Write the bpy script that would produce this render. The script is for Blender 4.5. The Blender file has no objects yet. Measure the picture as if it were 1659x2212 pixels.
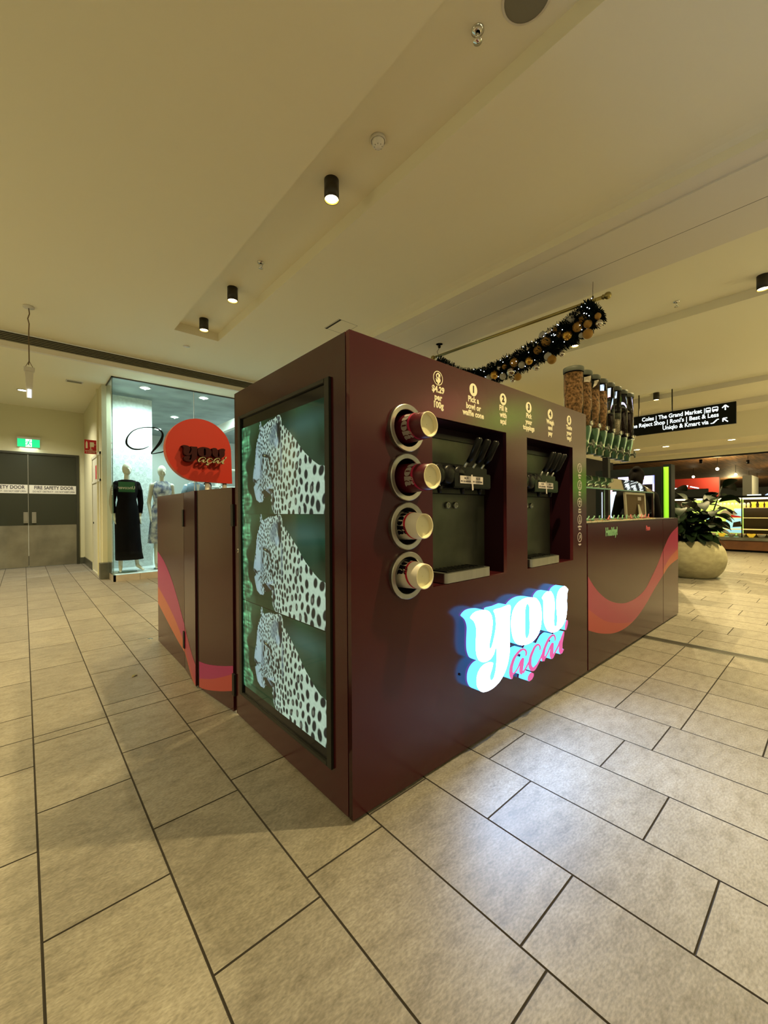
import bpy, bmesh, math, random
import numpy as np
from mathutils import Vector, Matrix
random.seed(7)
sc = bpy.context.scene
COL = sc.collection
# ------------------------------------------------------------------ camera
YAW, PITCH, ROLL = 0.724807, -0.00286534, -0.00677542
CAM = Vector((-0.93805, -1.25250, 1.20546))
fw = Vector((math.sin(YAW)*math.cos(PITCH), math.cos(YAW)*math.cos(PITCH), math.sin(PITCH)))
rt0 = Vector((math.cos(YAW), -math.sin(YAW), 0)); up0 = rt0.cross(fw)
rt = rt0*math.cos(ROLL) + up0*math.sin(ROLL); up = -rt0*math.sin(ROLL) + up0*math.cos(ROLL)
cd = bpy.data.cameras.new('camera'); cam = bpy.data.objects.new('camera', cd); COL.objects.link(cam)
cam.matrix_world = Matrix(((rt.x, up.x, -fw.x, CAM.x), (rt.y, up.y, -fw.y, CAM.y), (rt.z, up.z, -fw.z, CAM.z), (0, 0, 0, 1)))
cd.sensor_fit = 'VERTICAL'; cd.sensor_height = 24.0; cd.lens = 24.0*879.16/2212.0
cd.clip_start = 0.05; cd.clip_end = 200
sc.camera = cam
# ------------------------------------------------------------------ world, exposure, large lights
sc.view_settings.view_transform = 'Standard'; sc.view_settings.look = 'None'
sc.view_settings.exposure = 0.30; sc.view_settings.gamma = 1.0; sc.view_settings.use_curve_mapping = False
w = bpy.data.worlds.new('world'); sc.world = w; w.use_nodes = True
w.node_tree.nodes['Background'].inputs[0].default_value = (0.76, 0.68, 0.38, 1)
w.node_tree.nodes['Background'].inputs[1].default_value = 0.37
WARM = (1.0, 0.79, 0.37)
def light(name, kind, loc, energy, color=WARM, parent=None, aim=None, **k):
    l = bpy.data.lights.new(name, kind); l.energy = energy; l.color = color
    for a, b in k.items(): setattr(l, a, b)
    o = bpy.data.objects.new(name, l); COL.objects.link(o)
    base = Vector((0, 0, 0))
    if parent: o.parent = parent; base = root_loc(parent)
    o.location = Vector(loc) - base
    if aim is not None: o.rotation_euler = Vector(aim).to_track_quat('-Z', 'Y').to_euler()
    return o
def root_loc(p):
    v = Vector((0, 0, 0))
    while p: v = v + p.location; p = p.parent
    return v
# upward fill lights without fittings, added out of view to brighten the ceiling
for cx_, cy_, e_ in ((-5.0, -4.5, 70), (1.5, -6.5, 70), (7.5, -5.5, 120), (-6.0, 3.5, 80), (12.0, -4.5, 120)):
    light('ceiling_fill', 'AREA', (cx_, cy_, 1.7), e_, (1.0, 0.87, 0.50), aim=(0, 0.0, 1), shape='RECTANGLE', size=4, size_y=2.4)
# coloured signs of the shops opposite, mirrored in the glossy panels
light('red_sign_light', 'AREA', (4.62, -3.4, 2.98), 2.2, (1.0, 0.06, 0.10), aim=(-3.5, 3.4, -1.1), shape='RECTANGLE', size=0.8, size_y=0.35)
light('green_sign_light', 'AREA', (6.45, -3.4, 3.08), 3.0, (0.30, 1.0, 0.03), aim=(-5.0, 3.4, -1.3), shape='RECTANGLE', size=0.9, size_y=0.45)
light('green_sign_light', 'AREA', (10.0, -3.4, 1.89), 3.2, (0.20, 1.0, 0.03), aim=(-8.0, 3.4, -.5), shape='RECTANGLE', size=0.8, size_y=0.7)

# ------------------------------------------------------------------ materials
def mat(name, base=(.5, .5, .5), rough=.5, metal=0, spec=.5, emit=None, es=1, noise=0, nscale=20, bump=0, bscale=60, alpha=1, trans=0, ior=1.45, coat=0, stretch=None, col2=None):
    m = bpy.data.materials.new(name); m.use_nodes = True; nt = m.node_tree; b = nt.nodes['Principled BSDF']
    b.inputs['Base Color'].default_value = (*base, 1); b.inputs['Roughness'].default_value = rough
    b.inputs['Metallic'].default_value = metal; b.inputs['Specular IOR Level'].default_value = spec
    b.inputs['IOR'].default_value = ior; b.inputs['Transmission Weight'].default_value = trans; b.inputs['Coat Weight'].default_value = coat
    if emit: b.inputs['Emission Color'].default_value = (*emit, 1); b.inputs['Emission Strength'].default_value = es
    if alpha < 1: b.inputs['Alpha'].default_value = alpha
    if noise or bump:
        tc = nt.nodes.new('ShaderNodeTexCoord'); mp = nt.nodes.new('ShaderNodeMapping'); nt.links.new(tc.outputs['Object'], mp.inputs[0])
        if stretch: mp.inputs['Scale'].default_value = stretch
    if noise:
        n = nt.nodes.new('ShaderNodeTexNoise'); n.inputs['Scale'].default_value = nscale; n.inputs['Detail'].default_value = 6
        nt.links.new(mp.outputs[0], n.inputs['Vector'])
        mx = nt.nodes.new('ShaderNodeMix'); mx.data_type = 'RGBA'
        c2 = col2 if col2 else tuple(c*(1-noise) for c in base)
        mx.inputs[6].default_value = (*base, 1); mx.inputs[7].default_value = (*c2, 1)
        cr = nt.nodes.new('ShaderNodeMapRange'); cr.inputs[1].default_value = .35; cr.inputs[2].default_value = .65
        nt.links.new(n.outputs[0], cr.inputs[0]); nt.links.new(cr.outputs[0], mx.inputs[0]); nt.links.new(mx.outputs[2], b.inputs['Base Color'])
    if bump:
        n2 = nt.nodes.new('ShaderNodeTexNoise'); n2.inputs['Scale'].default_value = bscale; n2.inputs['Detail'].default_value = 3
        nt.links.new(mp.outputs[0], n2.inputs['Vector'])
        bp = nt.nodes.new('ShaderNodeBump'); bp.inputs['Strength'].default_value = bump; bp.inputs['Distance'].default_value = .01
        nt.links.new(n2.outputs[0], bp.inputs['Height']); nt.links.new(bp.outputs[0], b.inputs['Normal'])
    return m
M = {}
M['paint'] = mat('ceiling_paint', (.80, .76, .58), .85, bump=.05, bscale=300)
M['paint2'] = mat('beam_paint', (.70, .66, .56), .85)
M['wall'] = mat('wall_paint', (.64, .62, .43), .8, bump=.04, bscale=200)
M['grout'] = mat('grout', (.030, .024, .018), .9)
M['maroon'] = mat('maroon_laminate', (.050, .0075, .0100), .15, spec=.45, noise=.12, nscale=3, bump=.035, bscale=420)
M['maroon_edge'] = mat('maroon_edge', (.022, .006, .008), .4)
M['liner'] = mat('recess_liner', (.016, .003, .006), .4, spec=.2)
M['black'] = mat('black_plastic', (.004, .004, .004), .34, spec=.22)
M['blackm'] = mat('black_matt', (.006, .006, .006), .8, spec=.2)
M['hangglow'] = mat('standby_glow', (1, 1, 1), .4, emit=(.7, .85, 1), es=1.2)
M['frame'] = mat('screen_frame', (.016, .017, .014), .35, spec=.35)
M['steel'] = mat('brushed_steel', (.50, .50, .46), .33, metal=1, noise=.12, nscale=30, stretch=(1, 1, .05))
M['steel_m'] = mat('machine_steel', (.115, .125, .095), .45, metal=1, noise=.35, nscale=4)
M['steel_d'] = mat('worn_steel', (.24, .25, .21), .40, metal=1, noise=.35, nscale=4)
M['chrome'] = mat('chrome', (.7, .7, .68), .12, metal=1)
M['cream'] = mat('cream_print', (.80, .74, .55), .6)
M['paper'] = mat('white_paper', (.72, .70, .64), .6)
M['card'] = mat('cream_card', (.78, .70, .47), .55)
M['card_in'] = mat('card_base_disc', (.70, .66, .44), .6)
M['cup_dark'] = mat('cup_maroon', (.085, .005, .014), .35)
M['cup_white'] = mat('cup_white', (.74, .68, .58), .4)
M['magenta'] = mat('magenta_band', (.42, .010, .07), .4)
M['redband'] = mat('red_band', (.50, .012, .035), .4)
M['print_k'] = mat('dark_print', (.012, .008, .02), .5)
M['print_w'] = mat('pale_print', (.62, .55, .52), .5)
M['wave_pink'] = mat('wave_pink', (.36, .022, .085), .28, spec=.5)
M['wave_red'] = mat('wave_red', (.42, .050, .050), .28, spec=.5)
M['wave_orange'] = mat('wave_orange', (.46, .105, .055), .28, spec=.5)
M['wave_mag'] = mat('wave_magenta', (.34, .010, .14), .28, spec=.5)
M['you_face'] = mat('sign_face', (.9, .9, .9), .4, emit=(.42, .62, 1.0), es=40)
M['you_side'] = mat('sign_side', (.01, .06, .10), .4, emit=(.07, .38, 1.0), es=2.7)
M['you_back'] = mat('sign_back', (.3, .3, .8), .4, emit=(.28, .22, 1.0), es=4)
M['acai_face'] = mat('sign_pink_face', (.5, .08, .25), .4, emit=(.52, .085, .32), es=.75)
M['acai_side'] = mat('sign_pink_side', (.01, .06, .10), .4, emit=(.08, .42, 1.0), es=2.3)
M['red_sign'] = mat('red_sign', (.48, .022, .008), .45)
M['red_side'] = mat('red_sign_edge', (.55, .10, .06), .4)
M['logo_maroon'] = mat('logo_maroon', (.035, .003, .004), .6, spec=.2)
M['logo_sage'] = mat('logo_sage', (.38, .36, .20), .5)
M['white_metal'] = mat('white_metal', (.62, .60, .54), .5)
M['clear'] = mat('clear_acrylic', (1, 1, 1), .03, trans=1, ior=1.08)
M['glass'] = mat('shop_glass', (.93, 1, .98), .0, trans=1, ior=1.18)
M['decal'] = mat('green_decal', (.006, .10, .035), .5)
M['glass_edge'] = mat('glass_edge', (.12, .22, .20), .2)
M['bronze'] = mat('bronze_frame', (.06, .06, .05), .4, metal=.4)
M['lampbody'] = mat('lamp_body', (.035, .030, .020), .4, metal=.3)
M['lampglow'] = mat('lamp_glow', (1, .9, .6), .4, emit=(1, .84, .48), es=18)
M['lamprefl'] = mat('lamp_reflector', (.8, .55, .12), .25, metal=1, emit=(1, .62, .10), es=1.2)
M['coolglow'] = mat('cool_glow', (1, 1, 1), .4, emit=(.80, 1, .95), es=9)
M['coffer'] = mat('coffer_paint', (.62, .58, .47), .85)
M['hinge'] = mat('hinge_black', (.006, .005, .005), .5)
M['granola'] = mat('granola', (.50, .27, .10), .8, noise=.88, nscale=48, bump=.6, bscale=80)
M['choc'] = mat('choc_chips', (.018, .010, .010), .8, spec=.1, noise=.7, nscale=90, bump=.5, bscale=90)
M['coconut'] = mat('coconut_chips', (.36, .31, .20), .8, noise=.6, nscale=110, bump=.4, bscale=90)
M['greyseed'] = mat('dark_seed', (.10, .11, .07), .8, noise=.6, nscale=110)
M['hopper'] = mat('green_hopper', (.10, .20, .11), .22, trans=.55, ior=1.2)
M['lid'] = mat('grey_lid', (.095, .105, .08), .5)
M['gold'] = mat('gold_bauble', (.62, .36, .07), .28, metal=.9)
M['gold_m'] = mat('gold_matt_bauble', (.40, .22, .045), .62, metal=.35)
M['silver'] = mat('silver_bauble', (.62, .58, .50), .12, metal=1)
M['white_b'] = mat('pearl_bauble', (.42, .41, .35), .6)
M['rod'] = mat('brass_rod', (.40, .33, .12), .3, metal=.8)
M['pine'] = mat('pine_needles', (.003, .008, .007), .8, spec=.1)
M['fairy'] = mat('fairy_light', (1, 1, 1), .4, emit=(.85, .92, 1), es=5)
M['leaf'] = mat('leaf', (.006, .015, .005), .5, spec=.12, noise=.3, nscale=8)
M['stem'] = mat('stem', (.03, .03, .015), .7)
M['pot'] = mat('stone_pot', (.42, .38, .24), .7, noise=.22, nscale=9, bump=.15, bscale=60, stretch=(1, 1, 2))
M['soil'] = mat('soil', (.015, .010, .006), .95)
M['doorgrey'] = mat('door_grey', (.034, .036, .021), .5, spec=.3)
M['doorframe'] = mat('door_frame', (.035, .035, .020), .5)
M['kick'] = mat('kick_plate', (.34, .32, .25), .38, metal=.75, noise=.35, nscale=2.2)
M['exitgreen'] = mat('exit_green', (0, .4, .15), .4, emit=(.01, .62, .22), es=1.0)
M['exitwhite'] = mat('exit_white', (.8, .9, .9), .4, emit=(.75, 1, .92), es=1.0)
M['firesign'] = mat('fire_sign_red', (.50, .012, .020), .45)
M['vent'] = mat('vent_slats', (.19, .18, .13), .6)
M['ventdark'] = mat('vent_dark', (.035, .03, .02), .8)
M['plinth'] = mat('plinth_tile', (.42, .36, .30), .3, noise=.15, nscale=6)
M['mannequin'] = mat('mannequin_white', (.70, .68, .58), .25)
M['blackcloth'] = mat('black_cloth', (.004, .004, .005), .95, spec=.1)
M['bluegrey'] = mat('blue_grey_cloth', (.12, .17, .21), .85)
M['printcloth'] = mat('printed_cloth', (.62, .62, .60), .85, noise=.8, nscale=12, col2=(.10, .12, .22))
M['shopceil'] = mat('shop_ceiling', (.33, .37, .36), .6, noise=.35, nscale=2)
M['shopwall'] = mat('shop_wall', (.42, .44, .40), .8)
M['skin'] = mat('skin', (.30, .15, .08), .55)
M['hair'] = mat('dark_hair', (.004, .003, .003), .9, spec=.1)
M['hood'] = mat('dark_jacket', (.006, .006, .006), .95, spec=.1)
M['trouser'] = mat('dark_trousers', (.03, .03, .028), .9)
M['signblack'] = mat('sign_black', (.003, .005, .005), .4, spec=.2)
M['signwhite'] = mat('sign_white', (.9, .9, .9), .5, emit=(.80, .95, 1), es=1.1)
M['lime'] = mat('lime_panel', (.2, .5, .03), .4, emit=(.20, .55, .02), es=.6)
M['adblue'] = mat('ad_blue', (.3, .4, .6), .4, emit=(.42, .58, .85), es=1.0)
M['adpink'] = mat('ad_pink', (.7, .3, .4), .4, emit=(.80, .34, .45), es=1.0)
M['adviolet'] = mat('ad_violet', (.4, .4, .8), .4, emit=(.34, .38, .90), es=1.0)
M['addark'] = mat('ad_dark', (.006, .006, .008), .12, spec=.35)
M['wood'] = mat('wood_slats', (.20, .095, .030), .6, noise=.7, nscale=3, stretch=(.3, 6, 1))
M['wood_d'] = mat('counter_wood', (.12, .045, .015), .4, noise=.3, nscale=6)
M['dark'] = mat('dark_recess', (.02, .013, .008), .8)
M['caselight'] = mat('case_light', (1, .9, .7), .4, emit=(1, .88, .45), es=2.2)
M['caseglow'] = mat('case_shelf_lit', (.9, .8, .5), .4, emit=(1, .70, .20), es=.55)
M['poster_g'] = mat('poster_green', (.4, .6, .15), .5, emit=(.45, .68, .14), es=.62)
M['poster_b'] = mat('poster_blue', (.3, .6, .75), .5, emit=(.28, .62, .80), es=.75)
M['poster_w'] = mat('poster_grey', (.25, .22, .18), .5, emit=(.2, .17, .12), es=.5)
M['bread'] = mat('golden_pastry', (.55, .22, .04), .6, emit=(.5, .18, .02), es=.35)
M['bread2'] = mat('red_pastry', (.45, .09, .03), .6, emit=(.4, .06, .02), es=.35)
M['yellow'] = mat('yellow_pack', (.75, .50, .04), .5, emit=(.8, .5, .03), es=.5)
M['shopred'] = mat('red_fascia', (.30, .018, .010), .6)
M['neonw'] = mat('neon_white', (1, 1, 1), .4, emit=(.75, .92, 1), es=3)
M['spoon_g'] = mat('green_tong', (.10, .28, .15), .4)
M['spoon_p'] = mat('pink_tong', (.45, .10, .11), .4)
M['tray'] = mat('topping_tub', (.55, .50, .36), .4)
M['kraft'] = mat('kraft_board', (.15, .10, .05), .8)
M['whiteframe'] = mat('white_wood_frame', (.62, .58, .46), .5)
M['greentxt'] = mat('green_text', (.20, .42, .22), .6)
M['pinktxt'] = mat('pink_text', (.55, .08, .12), .6)
M['wallpaper'] = mat('wallpaper', (.70, .76, .75), .7, noise=.18, nscale=22)
M['wp_line'] = mat('wallpaper_scroll', (.36, .42, .42), .7)
M['white_door'] = mat('white_door', (.60, .60, .50), .5)

# ------------------------------------------------------------------ geometry helpers
class G:
    def __init__(s): s.v = []; s.f = []; s.m = []; s.smooth = []
    def add(s, vs, fs, mi=0, sm=False):
        b = len(s.v); s.v += [tuple(v) for v in vs]
        for f in fs: s.f.append(tuple(i+b for i in f)); s.m.append(mi); s.smooth.append(sm)
        return s
    def box(s, x0, x1, y0, y1, z0, z1, mi=0, bev=0):
        if bev:
            bm = bmesh.new(); bmesh.ops.create_cube(bm, size=1)
            for v in bm.verts: v.co = Vector((x0+(v.co.x+.5)*(x1-x0), y0+(v.co.y+.5)*(y1-y0), z0+(v.co.z+.5)*(z1-z0)))
            bmesh.ops.bevel(bm, geom=bm.edges[:], offset=bev, segments=2, affect='EDGES')
            bm.verts.index_update(); s.add([v.co[:] for v in bm.verts], [[v.index for v in f.verts] for f in bm.faces], mi); bm.free(); return s
        return s.add([(x0,y0,z0),(x1,y0,z0),(x1,y1,z0),(x0,y1,z0),(x0,y0,z1),(x1,y0,z1),(x1,y1,z1),(x0,y1,z1)],
                     [(0,3,2,1),(4,5,6,7),(0,1,5,4),(1,2,6,5),(2,3,7,6),(3,0,4,7)], mi)
    def obox(s, c, ax, ay, az, mi=0):   # oriented box by half-axis vectors
        c, ax, ay, az = map(Vector, (c, ax, ay, az))
        vs = [c+ax*i+ay*j+az*k for k in (-1,1) for j in (-1,1) for i in (-1,1)]
        return s.add(vs, [(0,2,3,1),(4,5,7,6),(0,1,5,4),(1,3,7,5),(3,2,6,7),(2,0,4,6)], mi)
    def lathe(s, prof, c=(0,0,0), axis=(0,0,1), n=32, mi=0, mis=None, sm=True):
        a = Vector(axis).normalized(); q = Vector((0,0,1)).rotation_difference(a); c = Vector(c)
        vs = []; 
        for r, z in prof:
            for k in range(n):
                t = 2*math.pi*k/n; vs.append(c + q @ Vector((r*math.cos(t), r*math.sin(t), z)))
        b = len(s.v); s.v += [tuple(v) for v in vs]
        for i in range(len(prof)-1):
            for k in range(n):
                k2 = (k+1) % n
                s.f.append((b+i*n+k, b+i*n+k2, b+(i+1)*n+k2, b+(i+1)*n+k)); s.m.append(mis[i] if mis else mi); s.smooth.append(sm)
        return s
    def cyl(s, p0, p1, r0, r1=None, n=16, mi=0, cap=True):
        r1 = r0 if r1 is None else r1; p0 = Vector(p0); p1 = Vector(p1); L = (p1-p0).length
        prof = [(r0, 0), (r1, L)]
        if cap: prof = [(0.0001, 0)] + prof + [(0.0001, L)]
        b = len(s.f); s.lathe(prof, p0, (p1-p0), n, mi)
        if cap:
            for i in range(b, len(s.f)):
                if (i-b)//n != 1: s.smooth[i] = False
        return s
    def tube(s, pts, r, n=8, mi=0):
        pts = [Vector(p) for p in pts]
        if not hasattr(r, '__len__'): r = [r]*len(pts)
        b = len(s.v); prev = None
        for i, p in enumerate(pts):
            t = (pts[min(i+1, len(pts)-1)] - pts[max(i-1, 0)]).normalized()
            if prev is None: u = t.orthogonal().normalized()
            else: u = (prev - t*prev.dot(t)).normalized()
            prev = u; v = t.cross(u)
            for k in range(n):
                a = 2*math.pi*k/n; s.v.append(tuple(p + (u*math.cos(a)+v*math.sin(a))*r[i]))
        for i in range(len(pts)-1):
            for k in range(n):
                k2 = (k+1) % n; s.f.append((b+i*n+k, b+i*n+k2, b+(i+1)*n+k2, b+(i+1)*n+k)); s.m.append(mi); s.smooth.append(True)
        s.f.append(tuple(b+k for k in range(n))[::-1]); s.m.append(mi); s.smooth.append(False)
        s.f.append(tuple(b+(len(pts)-1)*n+k for k in range(n))); s.m.append(mi); s.smooth.append(False)
        return s
    def ball(s, c, r, mi=0, nu=16, nv=10, sc3=(1,1,1)):
        c = Vector(c); prof = []
        b = len(s.v)
        for i in range(nv+1):
            ph = math.pi*i/nv
            for k in range(nu):
                t = 2*math.pi*k/nu
                s.v.append((c.x+r*sc3[0]*math.sin(ph)*math.cos(t), c.y+r*sc3[1]*math.sin(ph)*math.sin(t), c.z-r*sc3[2]*math.cos(ph)))
        for i in range(nv):
            for k in range(nu):
                k2 = (k+1) % nu; s.f.append((b+i*nu+k, b+i*nu+k2, b+(i+1)*nu+k2, b+(i+1)*nu+k)); s.m.append(mi); s.smooth.append(True)
        return s
    def prism(s, poly, fn0, fn1, mi=0, side=None):   # poly of 2D points, convex or simple; fn maps 2D to 3D
        n = len(poly); a = [fn0(p) for p in poly]; b_ = [fn1(p) for p in poly]
        s.add(a+b_, [tuple(range(n))[::-1], tuple(range(n, 2*n))], mi)
        s.add(a+b_, [(i, (i+1) % n, n+(i+1) % n, n+i) for i in range(n)], mi if side is None else side)
        return s
    def mesh(s, name, base=Vector((0,0,0))):
        me = bpy.data.meshes.new(name)
        me.from_pydata([(v[0]-base[0], v[1]-base[1], v[2]-base[2]) for v in s.v], [], s.f)
        for p, mi, sm in zip(me.polygons, s.m, s.smooth): p.material_index = mi; p.use_smooth = sm
        me.update(); return me
def tag(o, label=None, cat=None, group=None, kind=None):
    for k, v in (('label', label), ('category', cat), ('group', group), ('kind', kind)):
        if v: o[k] = v
    return o
def obj(name, g, mats, parent=None, label=None):
    base = root_loc(parent) if parent else Vector((0,0,0))
    me = g.mesh(name, base) if isinstance(g, G) else g
    if not isinstance(g, G) and parent: me.transform(Matrix.Translation(-base))
    for m in (mats if isinstance(mats, (list, tuple)) else [mats]): me.materials.append(M[m] if isinstance(m, str) else m)
    o = bpy.data.objects.new(name, me); COL.objects.link(o)
    if parent: o.parent = parent
    if label: o['label'] = label
    return o
def thing(name, loc, label=None, cat=None, group=None, kind=None):
    o = bpy.data.objects.new(name, None); COL.objects.link(o); o.location = loc; o.empty_display_size = .1
    return tag(o, label, cat, group, kind)
def single(name, g, mats, label, cat, group=None):
    return tag(obj(name, g, mats), label, cat, group)
def struct(name, g, mats, parent=None):
    o = obj(name, g, mats, parent)
    if not parent: o['kind'] = 'structure'
    return o
def copy_tree(o, parent=None, loc=None):
    c = o.copy(); COL.objects.link(c); c.parent = parent
    if loc is not None: c.location = loc
    for ch in list(o.children): copy_tree(ch, c)
    return c
def to_mesh(cu, name):
    o = bpy.data.objects.new('tmp', cu); COL.objects.link(o)
    dg = bpy.context.evaluated_depsgraph_get(); dg.update()
    me = bpy.data.meshes.new_from_object(o.evaluated_get(dg)); me.name = name
    bpy.data.objects.remove(o); bpy.data.curves.remove(cu); me.materials.clear(); return me
def basis(me, origin, right, upv):
    r = Vector(right).normalized(); u = Vector(upv).normalized(); n = r.cross(u); o = Vector(origin)
    me.transform(Matrix(((r.x,u.x,n.x,o.x),(r.y,u.y,n.y,o.y),(r.z,u.z,n.z,o.z),(0,0,0,1)))); return me
def shape2d(name, polys, ext, bev=0):
    cu = bpy.data.curves.new(name, 'CURVE'); cu.dimensions = '2D'; cu.fill_mode = 'BOTH'; cu.extrude = ext/2; cu.bevel_depth = bev
    for pl in polys:
        sp = cu.splines.new('POLY'); sp.points.add(len(pl)-1)
        for i, p in enumerate(pl): sp.points[i].co = (p[0], p[1], 0, 1)
        sp.use_cyclic_u = True
    return to_mesh(cu, name)
def textmesh(name, body, size, ext=.001, bold=.02, align='CENTER', shear=0, space=1.0, xs=1.0):
    cu = bpy.data.curves.new(name, 'FONT'); cu.body = body; cu.size = size; cu.extrude = ext; cu.offset = bold*size
    cu.align_x = align; cu.align_y = 'CENTER'; cu.shear = shear; cu.space_character = space; cu.resolution_u = 3
    me = to_mesh(cu, name)
    if xs != 1: me.transform(Matrix.Diagonal((xs, 1, 1, 1)))
    return me
def text(name, body, size, origin, right, upv, m, parent=None, label=None, **k):
    me = textmesh(name, body, size, **k); basis(me, origin, right, upv)
    return obj(name, me, m, parent, label)
def smooth_closed(p, n=3):
    out = []; L = len(p)
    for i in range(L):
        p0, p1, p2, p3 = [Vector((*p[(i+j) % L][:2],)) for j in (-1, 0, 1, 2)]
        sharp = (p1-p0).length > 3.2*(p2-p1).length or (p2-p1).length > 2.6*(p1-p0).length
        for k in range(n):
            t = k/n
            out.append(tuple(.5*((2*p1)+(-p0+p2)*t+(2*p0-5*p1+4*p2-p3)*t*t+(-p0+3*p1-3*p2+p3)*t**3)))
    return out
def joinmesh(name, meshes):
    g = G(); mats = 0
    for me, mi in meshes:
        g.add([v.co[:] for v in me.vertices], [tuple(p.vertices) for p in me.polygons], mi)
    return g
LOGO_Y= [[0.662,0.69],[0.672,0.7],[0.697,0.71],[0.732,0.712],[0.778,0.707],[0.81,0.698],[0.832,0.681],[0.846,0.656],[0.849,0.628],[0.845,0.601],[0.835,0.567],[0.825,0.542],[0.819,0.518],[0.825,0.504],[0.835,0.504],[0.847,0.52],[0.862,0.55],[0.874,0.584],[0.88,0.614],[0.878,0.645],[0.87,0.672],[0.861,0.694],[0.928,0.694],[1.015,0.694],[1.012,0.632],[1.01,0.545],[1.009,0.472],[1.004,0.43],[0.985,0.382],[0.955,0.344],[0.914,0.315],[0.864,0.299],[0.816,0.295],[0.769,0.301],[0.737,0.317],[0.717,0.341],[0.71,0.368],[0.715,0.398],[0.734,0.422],[0.766,0.436],[0.803,0.438],[0.831,0.434],[0.85,0.425],[0.848,0.412],[0.838,0.392],[0.826,0.373],[0.823,0.355],[0.833,0.341],[0.85,0.342],[0.865,0.36],[0.877,0.39],[0.883,0.431],[0.885,0.467],[0.881,0.501],[0.874,0.495],[0.861,0.472],[0.836,0.453],[0.808,0.447],[0.775,0.448],[0.748,0.458],[0.727,0.472],[0.714,0.494],[0.707,0.52],[0.706,0.554],[0.709,0.594],[0.711,0.622],[0.705,0.645],[0.692,0.666],[0.674,0.681]]
LOGO_O= [[1.239,0.703],[1.287,0.692],[1.321,0.671],[1.343,0.643],[1.354,0.614],[1.358,0.581],[1.355,0.549],[1.347,0.518],[1.329,0.487],[1.299,0.464],[1.26,0.45],[1.218,0.445],[1.172,0.446],[1.127,0.454],[1.088,0.468],[1.058,0.49],[1.039,0.519],[1.027,0.558],[1.023,0.597],[1.03,0.632],[1.045,0.661],[1.068,0.682],[1.103,0.698],[1.147,0.707],[1.193,0.708]]
LOGO_OH= [[1.199,0.672],[1.213,0.659],[1.219,0.636],[1.219,0.598],[1.22,0.55],[1.218,0.515],[1.209,0.493],[1.195,0.481],[1.183,0.48],[1.172,0.491],[1.167,0.515],[1.166,0.56],[1.168,0.607],[1.17,0.644],[1.179,0.664],[1.188,0.672]]
LOGO_U= [[1.364,0.683],[1.382,0.697],[1.413,0.709],[1.45,0.709],[1.476,0.704],[1.498,0.685],[1.514,0.66],[1.52,0.633],[1.52,0.597],[1.517,0.558],[1.512,0.525],[1.512,0.505],[1.518,0.487],[1.531,0.48],[1.545,0.482],[1.552,0.497],[1.556,0.525],[1.551,0.56],[1.546,0.598],[1.547,0.634],[1.553,0.662],[1.567,0.686],[1.593,0.704],[1.627,0.712],[1.66,0.714],[1.686,0.701],[1.707,0.686],[1.695,0.663],[1.69,0.623],[1.691,0.569],[1.684,0.529],[1.672,0.502],[1.648,0.479],[1.619,0.463],[1.578,0.451],[1.539,0.446],[1.495,0.45],[1.463,0.459],[1.431,0.474],[1.408,0.497],[1.39,0.525],[1.38,0.562],[1.378,0.6],[1.38,0.635],[1.379,0.66],[1.371,0.673]]
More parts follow.
